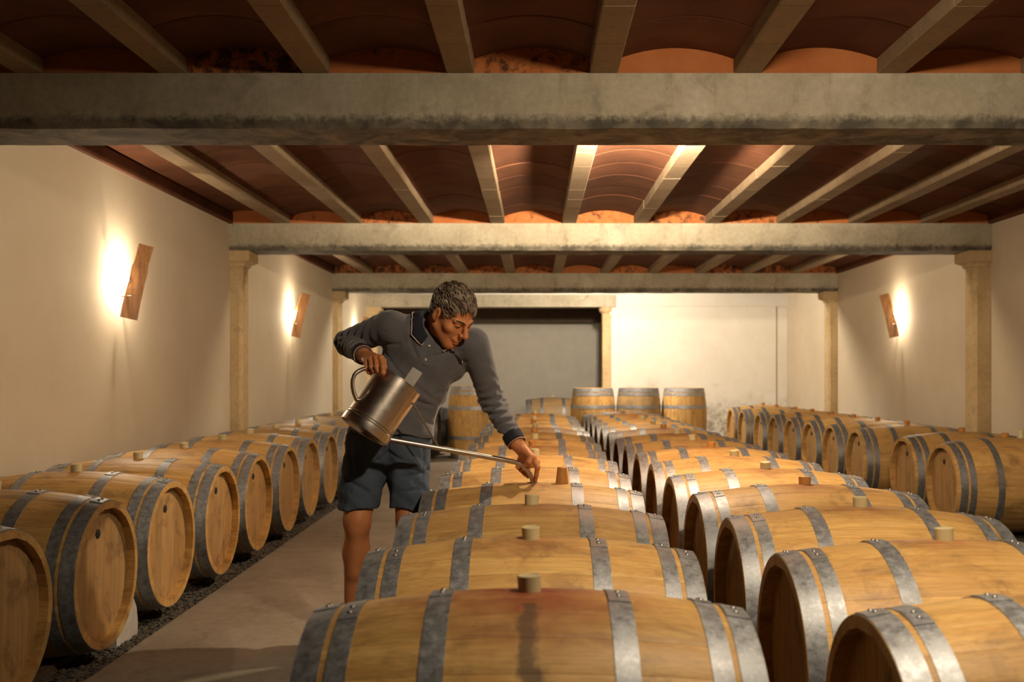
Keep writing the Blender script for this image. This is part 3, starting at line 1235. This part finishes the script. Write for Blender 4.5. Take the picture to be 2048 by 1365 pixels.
def head_local(p):
    return ((p - HEAD) @ HB) / HS


def tiltY(deg):
    a = R(deg)
    return np.array(((math.cos(a), 0, math.sin(a)), (0, 1, 0), (-math.sin(a), 0, math.cos(a))), np.float32)


def f_head(p):
    q = head_local(p)
    m = q.copy(); m[:, 0] = np.abs(m[:, 0])             # mirrored half
    d = s_ell(q, (0, -.018, .036), (.0755, .098, .083))
    d = smin(d, s_ell(q, (0, .028, -.040), (.060, .062, .078)), .035)
    d = smin(d, s_cap(m, (.056, -.012, -.062), (.018, .060, -.104), .014, .016), .03)
    d = smin(d, s_ell(q, (0, .062, -.106), (.024, .020, .017)), .025)
    d = smin(d, s_ell(m, (.046, .052, -.030), (.022, .022, .018)), .02)          # cheekbone
    d = smin(d, s_cap(m, (.012, .087, .014), (.048, .070, .012), .0085, .007), .014)   # brow ridge
    d = smax(d, -s_ell(m, (.031, .097, -.004), (.017, .016, .011)), .012)        # eye socket
    d = smin(d, s_ell(m, (.031, .071, -.004), (.0145, .0145, .0125)), .005)      # closed lids
    d = smax(d, -s_cap(m, (.019, .0865, -.009), (.043, .079, -.008), .0011, .0011), .0025)  # lid line
    d = smin(d, s_cap(q, (0, .089, .006), (0, .115, -.032), .0075, .0125), .010)  # nose
    d = smin(d, s_ell(m, (.0125, .101, -.037), (.0085, .011, .0085)), .007)
    d = smax(d, -s_ell(m, (.007, .108, -.0475), (.0042, .006, .004)), .003)
    d = smax(d, -s_cap(m, (.019, .094, -.040), (.034, .074, -.074), .0022, .0018), .008)   # cheek fold
    d = smin(d, s_ell(q, (0, .080, -.066), (.026, .015, .012)), .012)            # upper lip mound
    d = smin(d, s_ell(q, (0, .0905, -.0725), (.021, .0065, .0042)), .004)
    d = smin(d, s_ell(q, (0, .0885, -.0835), (.018, .0075, .0052)), .005)
    d = smax(d, -s_cap(m, (0, .0985, -.0775), (.026, .0800, -.0865), .0017, .0015), .0022)  # mouth line
    for z_ in (.036, .046):                                                      # forehead creases
        d = smax(d, -s_cap(m, (0, .0935, z_), (.036, .0795, z_ + .003), .0008, .0006), .003)
    # ear
    e = s_ell(m, (.0795, -.012, -.012), (.0085, .0185, .0325))
    e = smax(e, -s_ell(m, (.0895, -.009, -.008), (.0085, .0105, .019)), .004)
    e = smin(e, s_cap(m, (.081, .004, -.002), (.084, .002, -.012), .004, .004), .004)
    d = smin(d, e, .005)
    d = np.asarray(d) * HS
    nk0 = HEAD + (HF * -.035 + HU * -.045) * HS
    d = smin(d, s_cap(p, nk0, NECK + np.array((.012, -.01, -.06), np.float32), .053, .050), .02)
    th = HEAD + (HF * .045 + HU * -.115) * HS
    d = smin(d, s_cap(p, th, NECK + np.array((.045, -.055, -.03), np.float32), .012, .016), .035)
    return d


def f_hair(p):
    q = head_local(p)
    m = q.copy(); m[:, 0] = np.abs(m[:, 0])
    n = np.sin(q[:, 0] * 310 + q[:, 1] * 60) * np.sin(q[:, 1] * 190 + q[:, 2] * 90) * .0016 + np.sin(q[:, 0] * 130 + q[:, 2] * 150 + q[:, 1] * 80) * .0018
    d = s_ell(q, (0, -.018, .038), (.0785, .1015, .0875)) + n
    d = smin(d, s_ell(q, (0, -.075, -.020), (.058, .038, .045)) + n, .03)
    y = q[:, 1]
    line = np.interp(y, [-.13, -.06, -.035, -.028, -.012, .012, .024, .032, .052, .075, .088, .11],
                     [-.062, -.058, -.050, .010, .018, -.004, -.022, .004, .036, .062, .052, .052]).astype(np.float32)
    line = line + np.sin(q[:, 0] * 260) * .004 + np.sin(q[:, 0] * 97 + 1) * .005 * (y > .05)
    d = smax(d, line - q[:, 2], .006)
    return d * HS


def f_body(p):
    d = s_ell(p, pt(852, 705, 4.30), (.155, .100, .125), tiltY(20))
    d = smin(d, s_ell(p, pt(816, 770, 4.32), (.155, .105, .13), tiltY(22)), .05)
    d = smin(d, s_ell(p, pt(786, 850, 4.34), (.155, .11, .13), tiltY(8)), .05)
    dn = np.array((0, .015, -.035), np.float32)
    d = smin(d, s_cap(p, SH_R + dn, SH_L + dn, .040, .040), .04)
    d = smin(d, s_cap(p, NECK + np.array((.01, -.01, -.05), np.float32), NECK + np.array((.02, -.02, .02), np.float32), .048, .045), .02)
    for a, b, c in ((SH_R, EL_R, WR_R), (SH_L, EL_L, WR_L)):
        d = smin(d, s_cap(p, a, b, .052, .040), .03)
        d = smin(d, s_cap(p, b, c, .040, .028), .02)
    for hip, knee, ank in ((HIP_A, KNEE_A, ANK_A), (HIP_B, KNEE_B, ANK_B)):
        d = smin(d, s_cap(p, hip, knee, .085, .058), .04)
        kn = knee + np.array((0, -.012, .0), np.float32)
        d = smin(d, s_ell(p, kn, (.048, .052, .062)), .03)
        cf = knee * .68 + ank * .32 + np.array((0, .022, 0), np.float32)
        d = smin(d, s_cap(p, knee + np.array((0, .01, -.03), np.float32), cf, .050, .056), .03)
        d = smin(d, s_cap(p, cf, ank, .054, .033), .03)
        shin = knee * .5 + ank * .5 + np.array((0, -.018, 0), np.float32)
        d = smin(d, s_cap(p, knee + np.array((0, -.03, -.05), np.float32), shin, .026, .026), .03)
        d = smin(d, s_ell(p, ank + np.array((0, -.02, -.05), np.float32), (.034, .05, .04)), .03)
    return d


def chain(p, pts, radii, k=.006):
    d = None
    for i in range(len(pts) - 1):
        c = s_cap(p, pts[i], pts[i + 1], radii[i], radii[i + 1])
        d = c if d is None else smin(d, c, k)
    return d


# right hand on the can handle: back of the hand to the viewer, fingers curled over the tube
R_F = [  # knuckle, middle joint, end joint, tip
    [pt(733, 724, 4.020), pt(733, 737, 3.985), pt(738, 745, 3.983), pt(742, 747, 3.995)],
    [pt(742, 720, 4.005), pt(743, 735, 3.965), pt(748, 743, 3.965), pt(751, 744, 3.979)],
    [pt(752, 717, 3.993), pt(753, 734, 3.951), pt(756, 742, 3.951), pt(758, 743, 3.967)],
    [pt(762, 717, 3.983), pt(766, 735, 3.937), pt(766, 746, 3.937), pt(765, 750, 3.951)],
]
R_R = [(.0105, .0095, .0085, .0075), (.0115, .0102, .0092, .0082), (.0120, .0106, .0095, .0085), (.0122, .0108, .0098, .0088)]


def f_hand_r(p):
    d = s_cap(p, EL_R * .25 + WR_R * .75, WR_R, .030, .0275)
    palm = None
    for f in R_F:
        c = s_cap(p, WR_R, f[0], .022, .0135)
        palm = c if palm is None else smin(palm, c, .012)
    d = smin(d, palm, .016)
    for f, r in zip(R_F, R_R):
        d = smin(d, chain(p, f, r), .005)
    d = smin(d, chain(p, [WR_R * .6 + R_F[3][0] * .4, pt(766, 722, 4.005), pt(769, 735, 3.992), pt(764, 745, 3.986)], (.017, .0135, .011, .009)), .010)
    for f in R_F:
        d = smin(d, s_ell(p, f[0] + np.array((0, -.004, .002), np.float32), (.0105, .0105, .0095)), .008)
    return d


L_IDX = [pt(1067, 917, 4.190), pt(1075, 935, 4.176), pt(1073, 950, 4.196), pt(1070.5, 962, 4.222)]
L_F = [
    [pt(1060, 915, 4.215), pt(1056, 936, 4.262), pt(1052, 946, 4.258), pt(1056, 954, 4.240)],
    [pt(1051, 914, 4.225), pt(1043, 932, 4.268), pt(1044, 942, 4.266), pt(1050, 950, 4.250)],
    [pt(1044, 911, 4.235), pt(1036, 926, 4.270), pt(1036, 934, 4.270), pt(1041, 941, 4.258)],
]


def f_hand_l(p):
    d = s_cap(p, EL_L * .25 + WR_L * .75, WR_L, .030, .0275)
    palm = None
    for f in [L_IDX] + L_F:
        c = s_cap(p, WR_L, f[0], .024, .0145)
        palm = c if palm is None else smin(palm, c, .012)
    d = smin(d, palm, .016)
    d = smin(d, chain(p, L_IDX, (.0125, .0112, .0098, .0086)), .006)
    for f in L_F:
        d = smin(d, chain(p, f, (.0120, .0105, .0098, .0085)), .005)
    d = smin(d, chain(p, [WR_L * .55 + L_IDX[0] * .45, pt(1062, 915, 4.172), pt(1058, 924, 4.160), pt(1051, 931, 4.176)], (.017, .0140, .0118, .0100)), .009)
    d = smin(d, s_cap(p, WR_L + np.array((.006, -.022, .01), np.float32), pt(1052, 908, 4.19), .0035, .003), .008)   # tendon
    return d


def wob(p, a, b, c):
    return np.sin(p[:, 0] * a + p[:, 2] * b) * np.sin(p[:, 2] * c + p[:, 1] * a * .7)


def fold(p, a, b, w, depth):
    """a soft crease along a segment"""
    d = s_cap(p, a, b, 0, 0)
    return depth * np.exp(-(d / w) ** 2)


def sleeve(p, a, b, c, r, seed):
    d = s_cap(p, a, b, r[0], r[1])
    d = smin(d, s_cap(p, b, c, r[1], r[2]), .012)
    # ring folds, bunched about the elbow
    ax = (b - a) / np.linalg.norm(b - a)
    ax2 = (c - b) / np.linalg.norm(c - b)
    t1 = (p - b) @ ax
    t2 = (p - b) @ ax2
    lat = p @ np.array((.3, .7, .6), np.float32)
    w1 = np.exp(-(t1 / .085) ** 2)
    n = np.sin(t1 * 170 + np.sin(lat * 55 + seed) * 1.6 + seed) * w1 * .0050
    n = n + np.sin(t2 * 150 + np.sin(lat * 48 + seed * 2) * 1.9) * np.exp(-((t2 - .09) / .12) ** 2) * .0042
    return d + n


SHIRT_FOLDS, SHORTS_FOLDS = [], []


def f_shirt(p):
    d = s_ell(p, pt(853, 706, 4.30), (.190, .128, .150), tiltY(20))
    d = smin(d, s_ell(p, pt(818, 768, 4.32), (.180, .130, .135), tiltY(24)), .05)
    d = smin(d, s_ell(p, pt(791, 826, 4.33), (.176, .134, .115), tiltY(14)), .05)
    d = smin(d, s_ell(p, pt(782, 868, 4.34), (.190, .142, .085), tiltY(3)), .05)
    d = smin(d, s_cap(p, SH_R + np.array((.03, 0, -.012), np.float32), NECK + np.array((0, .02, -.030), np.float32), .062, .062), .05)
    d = smin(d, s_cap(p, SH_L + np.array((-.02, 0, -.012), np.float32), NECK + np.array((0, .02, -.030), np.float32), .062, .062), .05)
    for q0, q1, w_, dep in SHIRT_FOLDS:
        d = d + fold(p, q0, q1, w_, dep)
    d = d + wob(p, 38, 22, 30) * .0045 + wob(p, 75, -50, 40) * .0022
    s1 = sleeve(p, SH_R, EL_R, WR_R * .93 + EL_R * .07, (.068, .053, .040), 1.0)
    s2 = sleeve(p, SH_L, EL_L, WR_L * .93 + EL_L * .07, (.066, .054, .040), 2.3)
    d = smin(d, s1, .030)
    d = smin(d, s2, .030)
    # neck opening
    d = smax(d, -s_cap(p, NECK + np.array((.0, -.0, .0), np.float32), NECK + np.array((.03, -.03, .10), np.float32), .050, .058), .006)
    d = smax(d, -s_cap(p, NECK + np.array((.03, -.06, -.01), np.float32), NECK + np.array((.048, -.135, -.065), np.float32), .040, .014), .006)
    # hem
    hem = .918 + .012 * np.sin(p[:, 0] * 30)
    d = smax(d, hem - p[:, 2], .006)
    return d


def f_shorts(p):
    d = s_ell(p, pt(778, 880, 4.34), (.178, .132, .130))
    la = s_cap(p, HIP_A, KNEE_A + np.array((-.005, .01, .02), np.float32), .104, .088)
    lb = s_cap(p, HIP_B, KNEE_B + np.array((.002, .01, .02), np.float32), .104, .085)
    legs = smin(la, lb, .012)
    d = smin(d, legs, .045)
    for q0, q1, w_, dep in SHORTS_FOLDS:
        d = d + fold(p, q0, q1, w_, dep)
    d = d + wob(p, 45, 18, 26) * .0055 + wob(p, 90, 40, 60) * .0022
    d = smax(d, .604 + .006 * np.sin(p[:, 0] * 40) - p[:, 2], .004)
    d = smax(d, p[:, 2] - 1.02, .004)
    # openings of the legs
    return d


def trace(f, px, py, y0=3.7, y1=4.7):
    """first hit of the sight line through a pixel with a surface"""
    ys = np.linspace(y0, y1, 400)
    q = np.stack([P(px, py, y) for y in ys]).astype(np.float32)
    v = f(q)
    i = int(np.argmax(v < .0005))
    return q[i]


def creases(f, store, spec):
    out = []
    for pts, w_, dep in spec:
        hit = [trace(f, *q) for q in pts]
        out += [(a_, b_, w_, dep) for a_, b_ in zip(hit[:-1], hit[1:])]
    store += out


# furrows of the cloth: armpit, under the chest, across the waist, along the sleeves
creases(f_shirt, SHIRT_FOLDS, [
    (((752, 690), (772, 688), (798, 690)), .007, .010), (((772, 664), (745, 655), (718, 660)), .007, .008),
    (((708, 652), (716, 668), (724, 684)), .005, .010), (((700, 648), (703, 660), (712, 676)), .005, .008),
    (((866, 812), (842, 806), (815, 795)), .007, .011), (((878, 806), (850, 788), (822, 765)), .010, .007),
    (((755, 700), (765, 728), (782, 752)), .007, .007), (((770, 705), (790, 735), (812, 760)), .008, .005),
    (((866, 850), (848, 842), (840, 836)), .007, .008), (((920, 755), (895, 780), (872, 790)), .008, .007),
    (((852, 721), (870, 712), (895, 705), (925, 703)), .0045, .008), (((828, 640), (822, 660), (824, 690), (835, 715)), .007, .006),
    (((905, 745), (930, 725), (955, 712)), .008, .006), (((948, 745), (962, 752), (982, 752)), .006, .008),
    (((952, 770), (972, 778), (992, 776)), .005, .009), (((962, 792), (984, 796), (1004, 800)), .005, .009),
    (((970, 812), (992, 814), (1010, 816)), .005, .008), (((980, 832), (1002, 830), (1018, 834)), .005, .007),
    (((994, 852), (1012, 848), (1024, 852)), .004, .006), (((925, 765), (938, 800), (955, 826)), .006, .006),
    (((680, 690), (700, 700), (716, 705)), .004, .004), (((676, 676), (696, 682), (712, 690)), .004, .004)])
creases(f_shorts, SHORTS_FOLDS, [
    (((777, 905), (757, 922), (735, 935)), .008, .008), (((777, 905), (800, 920), (826, 930)), .008, .008),
    (((858, 940), (832, 950), (806, 955)), .008, .008), (((860, 972), (835, 980), (806, 984)), .008, .007),
    (((690, 955), (712, 972), (736, 985)), .008, .007), (((777, 872), (776, 892), (777, 912)), .004, .006),
    (((700, 900), (705, 940), (700, 985)), .007, .005), (((845, 890), (848, 920), (844, 960)), .007, .005)])


man = empty('person', (float(HIP_A[0] + HIP_B[0]) / 2, 4.33, .012))
tag(man, 'man in grey polo shirt and blue shorts bending over the barrels with a can', 'person')
man_inv = Matrix.Translation(-Vector(man.location))


def wear(name, me_or_mb, material=None, smooth=True, angle=60):
    """a mesh in world coordinates becomes a part of the man"""
    me = me_or_mb if material is None else me_or_mb.mesh(name, material, smooth, angle)
    me.transform(man_inv)
    return put(name, me, man)


def box_of(*pts, pad=.1):
    a = np.array(pts)
    return a.min(0) - pad, a.max(0) + pad


pieces = [surface(f_body, *box_of(EL_R, WR_L, HIP_A, HIP_B, KNEE_A, KNEE_B, (0, 4.3, .02), SH_R, NECK, pad=.11), .009)]
pieces.append(surface(f_head, HEAD - .165, HEAD + .165, .0026))
pieces.append(surface(f_hand_r, *box_of(WR_R, EL_R * .25 + WR_R * .75, *[q for f in R_F for q in f], pad=.04), .0021))
pieces.append(surface(f_hand_l, *box_of(WR_L, EL_L * .25 + WR_L * .75, *L_IDX, *[q for f in L_F for q in f], pad=.04), .0021))
wear('body', nets_mesh('body', pieces, M['skin']))
hair = wear('hair', nets_mesh('hair', [surface(f_hair, HEAD - .15, HEAD + .17, .0026)], M['hair']))
tag(hair, 'short greying brown hair')
shirt = wear('polo_shirt', nets_mesh('polo_shirt', [surface(f_shirt, *box_of(EL_R, WR_L, SH_R, SH_L, pt(700, 880, 4.3), NECK, pad=.17), .0048)], M['shirt']))
tag(shirt, 'grey marl long-sleeved polo shirt')
shorts = wear('shorts', nets_mesh('shorts', [surface(f_shorts, *box_of(HIP_A, HIP_B, KNEE_A, KNEE_B, pad=.17), .0055)], M['shorts']))
tag(shorts, 'faded blue knee-length shorts')


def grad(f, p, e=.002):
    g = []
    for i in range(3):
        o = np.zeros(3, np.float32); o[i] = e
        g.append(f(p + o) - f(p - o))
    g = np.stack(g, 1)
    return g / (np.linalg.norm(g, axis=1, keepdims=True) + 1e-9)


def snap(f, p, dist):
    p = np.asarray(p, np.float32)
    for _ in range(8):
        p = p - grad(f, p) * (f(p) - dist)[:, None] * .8
    return p


# collar: a folded navy band with a pale edge
cf = np.array((.36, -.90, -.25)); cf /= np.linalg.norm(cf)
ca = np.array(HEAD - NECK, float); ca = ca * .55 + np.array((0, 0, .05)); ca /= np.linalg.norm(ca)
cf -= ca * cf.dot(ca); cf /= np.linalg.norm(cf)
cs = np.cross(ca, cf)
rows_in, rows_mid, rows_out = [], [], []
N_C = 44
for i in range(N_C + 1):
    a = R(24) + (2 * math.pi - R(48)) * i / N_C
    d = cf * math.cos(a) + cs * math.sin(a)
    front = max(0, math.cos(a))
    c0 = np.array(NECK, float)
    rows_in.append(c0 + d * .060 + ca * (.030 - .045 * front) + cf * .03 * front)
    rows_mid.append(c0 + d * .069 + ca * (.036 - .048 * front) + cf * .03 * front)
    rows_out.append(c0 + d * (.093 + .020 * front) + ca * (-.016 - .022 * front) + cf * .02 * front)
outs = snap(f_shirt, np.array(rows_out), .0065)
mids = np.array(rows_mid)
strip = [np.array(rows_in) - ca * .02, np.array(rows_in), mids, mids * .6 + outs * .4 + ca * .008, mids * .25 + outs * .75 + ca * .005, outs, outs - ca * .004]
for i_ in range(2, 6):
    bad = f_shirt(strip[i_].astype(np.float32)) < .0075
    strip[i_] = np.where(bad[:, None], snap(f_shirt, strip[i_], .0075), strip[i_])
outs = strip[5]
mb = MB()
n = N_C + 1
mb.add([p for r_ in strip for p in r_], [(i * n + q, (i + 1) * n + q, (i + 1) * n + q + 1, i * n + q + 1) for i in range(len(strip) - 1) for q in range(N_C)])
collar = wear('collar', mb, M['navy'])
tag(collar, 'navy ribbed collar')
mb = MB(); mb.tube([outs[0] * .3 + mids[0] * .7] + [p + ca * .001 for p in outs] + [outs[-1] * .3 + mids[-1] * .7], .0024, 8)
o = wear('collar_piping', mb, M['piping'])

# cuffs
for el, wr, seed in ((EL_R, WR_R, 0), (EL_L, WR_L, 1)):
    ax = (wr - el) / np.linalg.norm(wr - el)
    mb = MB()
    e0 = wr - ax * .050
    prof = [(.036, -.004), (.0445, -.003), (.0450, .010), (.0440, .030), (.0425, .046), (.040, .0475), (.030, .046)]
    mb.lathe(prof, e0, ax, 36)
    o = wear('cuff', mb, M['navy'])
    tag(o, 'navy ribbed cuff')
    mb = MB()
    mb.lathe([(.0395, .046), (.0428, .0455), (.0428, .0495), (.039, .0490)], e0, ax, 36, closed=True)
    wear('cuff_piping', mb, M['coral'])

# placket with buttons
line = [(868, 690), (864, 700), (858, 712), (853, 722), (850, 730)]
pl = [trace(f_shirt, *q) for q in line]
gn = grad(f_shirt, np.array(pl))
mb = MB()
for s in range(1):
    rows = []
    for q, g in zip(pl, gn):
        side = np.cross(g, (pl[-1] - pl[0]) / np.linalg.norm(pl[-1] - pl[0]))
        rows.append([q + side * w * .013 + g * (.0035 if abs(w) < 1 else .001) for w in (-1, -.9, .9, 1)])
    mb.add([p for r_ in rows for p in r_], [(i * 4 + q, i * 4 + q + 1, (i + 1) * 4 + q + 1, (i + 1) * 4 + q) for i in range(len(rows) - 1) for q in range(3)])
o = wear('placket', mb, M['shirt'])
for q in ((858.5, 692), (851, 719)):
    c = trace(f_shirt, *q)
    g = grad(f_shirt, c[None])[0]
    mb = MB(); mb.lathe([(.0001, .0012), (.0022, .0012), (.0030, .0028), (.0050, .0028), (.0056, .0010), (.0056, -.004)], c + g * .003, g, 18)
    wear('button', mb, M['button'])

# brows, lashes, lips, nails
for s in (-1, 1):
    mb = MB()
    pth = [HEAD + HB @ (np.array((s * u, v, z)) * HS) for u, v, z in ((.014, .0945, .015), (.026, .0915, .0195), (.040, .082, .0195), (.050, .072, .015))]
    pth = [p for p in snap(f_head, np.array(pth), .0006)]
    mb.tube(spline(pth, 4), [.0022] + [.0034] * 8 + [.0030] * 3 + [.0016], 8)
    wear('eyebrow', mb, M['brow'])
    mb = MB()
    pth = [HEAD + HB @ (np.array((s * u, v, z)) * HS) for u, v, z in ((.019, .0865, -.009), (.026, .088, -.0105), (.034, .0865, -.0105), (.043, .079, -.008))]
    pth = snap(f_head, np.array(pth), .0002)
    mb.tube(spline(list(pth), 4), .0013, 6)
    wear('eyelashes', mb, M['eye'])
mb = MB()
pth = [HEAD + HB @ (np.array((u, v, -.0845)) * HS) for u, v in ((-.017, .086), (-.009, .094), (0, .096), (.009, .094), (.017, .086))]
pth = snap(f_head, np.array(pth), -.0022)
mb.tube(spline(list(pth), 4), [.002] + [.0036] * 15 + [.002], 8)
wear('lower_lip', mb, M['lip'])


def nail(tip, prev, out, r):
    ax = (tip - prev) / np.linalg.norm(tip - prev)
    out = out - ax * float(out @ ax)
    out = out / np.linalg.norm(out)
    sd = np.cross(ax, out)
    mb = MB()
    rows = []
    for u in (-.8, -.3, .3, .8):
        rows.append([tip + ax * (u * r * 1.0 + .001) + sd * w * r * .62 + out * (r * (.98 - .22 * w * w)) + out * .0004 for w in (-1, -.5, 0, .5, 1)])
    mb.add([p for r_ in rows for p in r_], [(i * 5 + q, i * 5 + q + 1, (i + 1) * 5 + q + 1, (i + 1) * 5 + q) for i in range(3) for q in range(4)])
    wear('fingernail', mb, M['nail'])


nail(pt(1051, 931, 4.176), pt(1058, 924, 4.160), np.array((-.2, -.9, .3)), .0100)
nail(L_IDX[3], L_IDX[2], np.array((.8, -.5, .1)), .0086)

# short locks lying over the scalp, combed forward
hr = np.random.default_rng(8)
mb = MB()
for i in range(900):
    u = hr.normal(size=3); u /= np.linalg.norm(u)
    q = np.array((u[0] * .078, -.018 + u[1] * .101, .038 + u[2] * .087))
    ln = np.interp(q[1], [-.13, -.06, -.035, -.028, -.012, .012, .024, .032, .052, .075, .088, .11], [-.062, -.058, -.050, .010, .018, -.004, -.022, .004, .036, .062, .052, .052])
    if q[2] < ln + .004:
        continue
    dirv = np.array((hr.normal(0, .25), 1.0 - .2 * u[2], -.55 * (1 - u[2]) + hr.normal(0, .15)))
    nrm = u / np.array((.080, .103, .090)); nrm /= np.linalg.norm(nrm)
    dirv -= nrm * dirv.dot(nrm); dirv /= np.linalg.norm(dirv)
    L = hr.uniform(.014, .028)
    pth = []
    for t_ in (0, .4, .75, 1):
        w_ = q + dirv * L * t_ + nrm * (.003 + .0032 * math.sin(t_ * 2.6))
        w_ = w_ - nrm * (L * t_) ** 2 * 5.0
        pth.append(HEAD + HB @ (w_ * HS))
    mb.tube(pth, [.0024, .0028, .0018, .0003], 4, False)
locks = wear('hair_locks', mb, M['hair'], True, 180)
locks['kind'] = 'stuff'


# shoes
def f_shoe(ank):
    a0 = ank + np.array((0, .045, -.055), np.float32)
    a1 = ank + np.array((-.01, -.165, -.068), np.float32)
    def f(p):
        d = s_cap(p, a0, a1, .040, .036)
        d = smin(d, s_cap(p, ank + np.array((0, .01, -.01), np.float32), ank + np.array((0, -.03, -.05), np.float32), .043, .04), .03)
        d = smax(d, .034 - p[:, 2], .004)
        return d
    return f, a0, a1


for ank in (ANK_A, ANK_B):
    f, a0, a1 = f_shoe(ank)
    o = wear('shoe', nets_mesh('shoe', [surface(f, *box_of(a0, a1, ank, pad=.07), .006)], M['shoe']))
    tag(o, 'dark low shoe')
    mb = MB()
    ring = []
    c0, c1 = a0[:2], a1[:2]
    dv = (c1 - c0) / np.linalg.norm(c1 - c0)
    nv = np.array((-dv[1], dv[0]))
    for k in range(24):
        a = 2 * math.pi * k / 24
        e = c0 if math.cos(a) < 0 else c1
        ring.append(tuple(e + dv * math.cos(a) * .045 + nv * math.sin(a) * .043))
    mb.prism(ring, 'Z', .013, .036)
    wear('shoe_sole', mb, M['sole'])

# ------------------------------------------------------------------ steel topping-up can
can = empty('topping_can', tuple(float(v) for v in pt(735, 868, 3.99)))
tag(can, 'stainless steel topping-up can with a long spout held over the barrels', 'can')
can_inv = Matrix.Translation(-Vector(can.location))


def canpart(name, mb, material=None, smooth=True, angle=35):
    me = mb.mesh(name, material or M['stainless'], smooth, angle)
    me.transform(can_inv)
    return put(name, me, can)


# axis tilts up to the right and away at the top, so the base shows
c_bot = P(728, 864, 4.005)
c_top = P(797, 764, 4.070)
cax = c_top - c_bot
CH = float(np.linalg.norm(cax)); cax /= CH
cr = .106
mb = MB()
mb.lathe([(cr - .002, .030), (cr, .030), (cr, CH * .985), (cr + .003, CH * .99), (cr + .003, CH), (cr - .002, CH), (cr - .003, CH * .93), (.0001, CH * .93)], c_bot, cax, 72)
canpart('can_body', mb)
mb = MB()
mb.lathe([(.0001, .012), (cr - .006, .012), (cr - .004, 0), (cr + .004, -.002), (cr + .005, .002), (cr + .004, .034), (cr + .001, .038), (cr - .001, .040)], c_bot, cax, 72)
canpart('base_ring', mb)
mb = MB()
mb.lathe([(cr + .0002, .046), (cr + .0022, .048), (cr + .0002, .050)], c_bot, cax, 72)
canpart('seam', mb)
# half lid and the flat hinge tab that sticks up from it
mb = MB()
mb.lathe([(.0001, CH * .955), (cr - .004, CH * .955)], c_bot, cax, 40, a0=0, a1=math.pi)
canpart('half_lid', mb)
side = np.cross(cax, (0, -1, 0)); side /= np.linalg.norm(side)
if side[0] < 0:
    side = -side
fwd = np.cross(side, cax)
if fwd[1] > 0:
    fwd = -fwd
tb = P(820, 763, 4.02)
mb = MB(); mb.obox(tb, side * .023, cax * .056, fwd * .006); mb.obox(tb + side * .021 - fwd * .008, side * .003, cax * .052, fwd * .012)
canpart('hinge_tab', mb, M['tab'], smooth=False)
mb = MB(); mb.obox(P(808, 772, 4.04) - side * .02, side * .010, cax * .02, fwd * .012); canpart('lid_catch', mb, smooth=False)
# handle
hp = [P(716, 806, 3.985), P(707, 784, 3.97), P(705, 763, 3.965), P(710, 749, 3.968), P(723, 740, 3.978), P(740, 737, 3.985), P(757, 739, 3.982), P(770, 746, 3.985), P(780, 757, 4.00)]
mb = MB(); mb.tube(spline(hp, 6), .0088, 14); canpart('handle', mb, angle=60)
# spout and its stay
sp_ = [P(760, 874, 4.03), P(775, 879, 4.04), P(850, 892, 4.085), P(940, 908, 4.14), P(1018, 922.5, 4.19), P(1036, 927, 4.203), P(1050, 936, 4.212), P(1060, 949, 4.224), P(1065, 962, 4.234), P(1067, 978, 4.238)]
pp = [np.array(q) for q in sp_[:5]] + spline(sp_[4:], 6)[1:]
mb = MB(); mb.tube(pp, [.0125] * 2 + [.0118] * 2 + [.0105] * (len(pp) - 4), 16); canpart('spout', mb, angle=60)
mb = MB(); mb.tube([P(826, 808, 4.03), P(876, 893, 4.098)], .0042, 8); canpart('spout_stay', mb, angle=60)
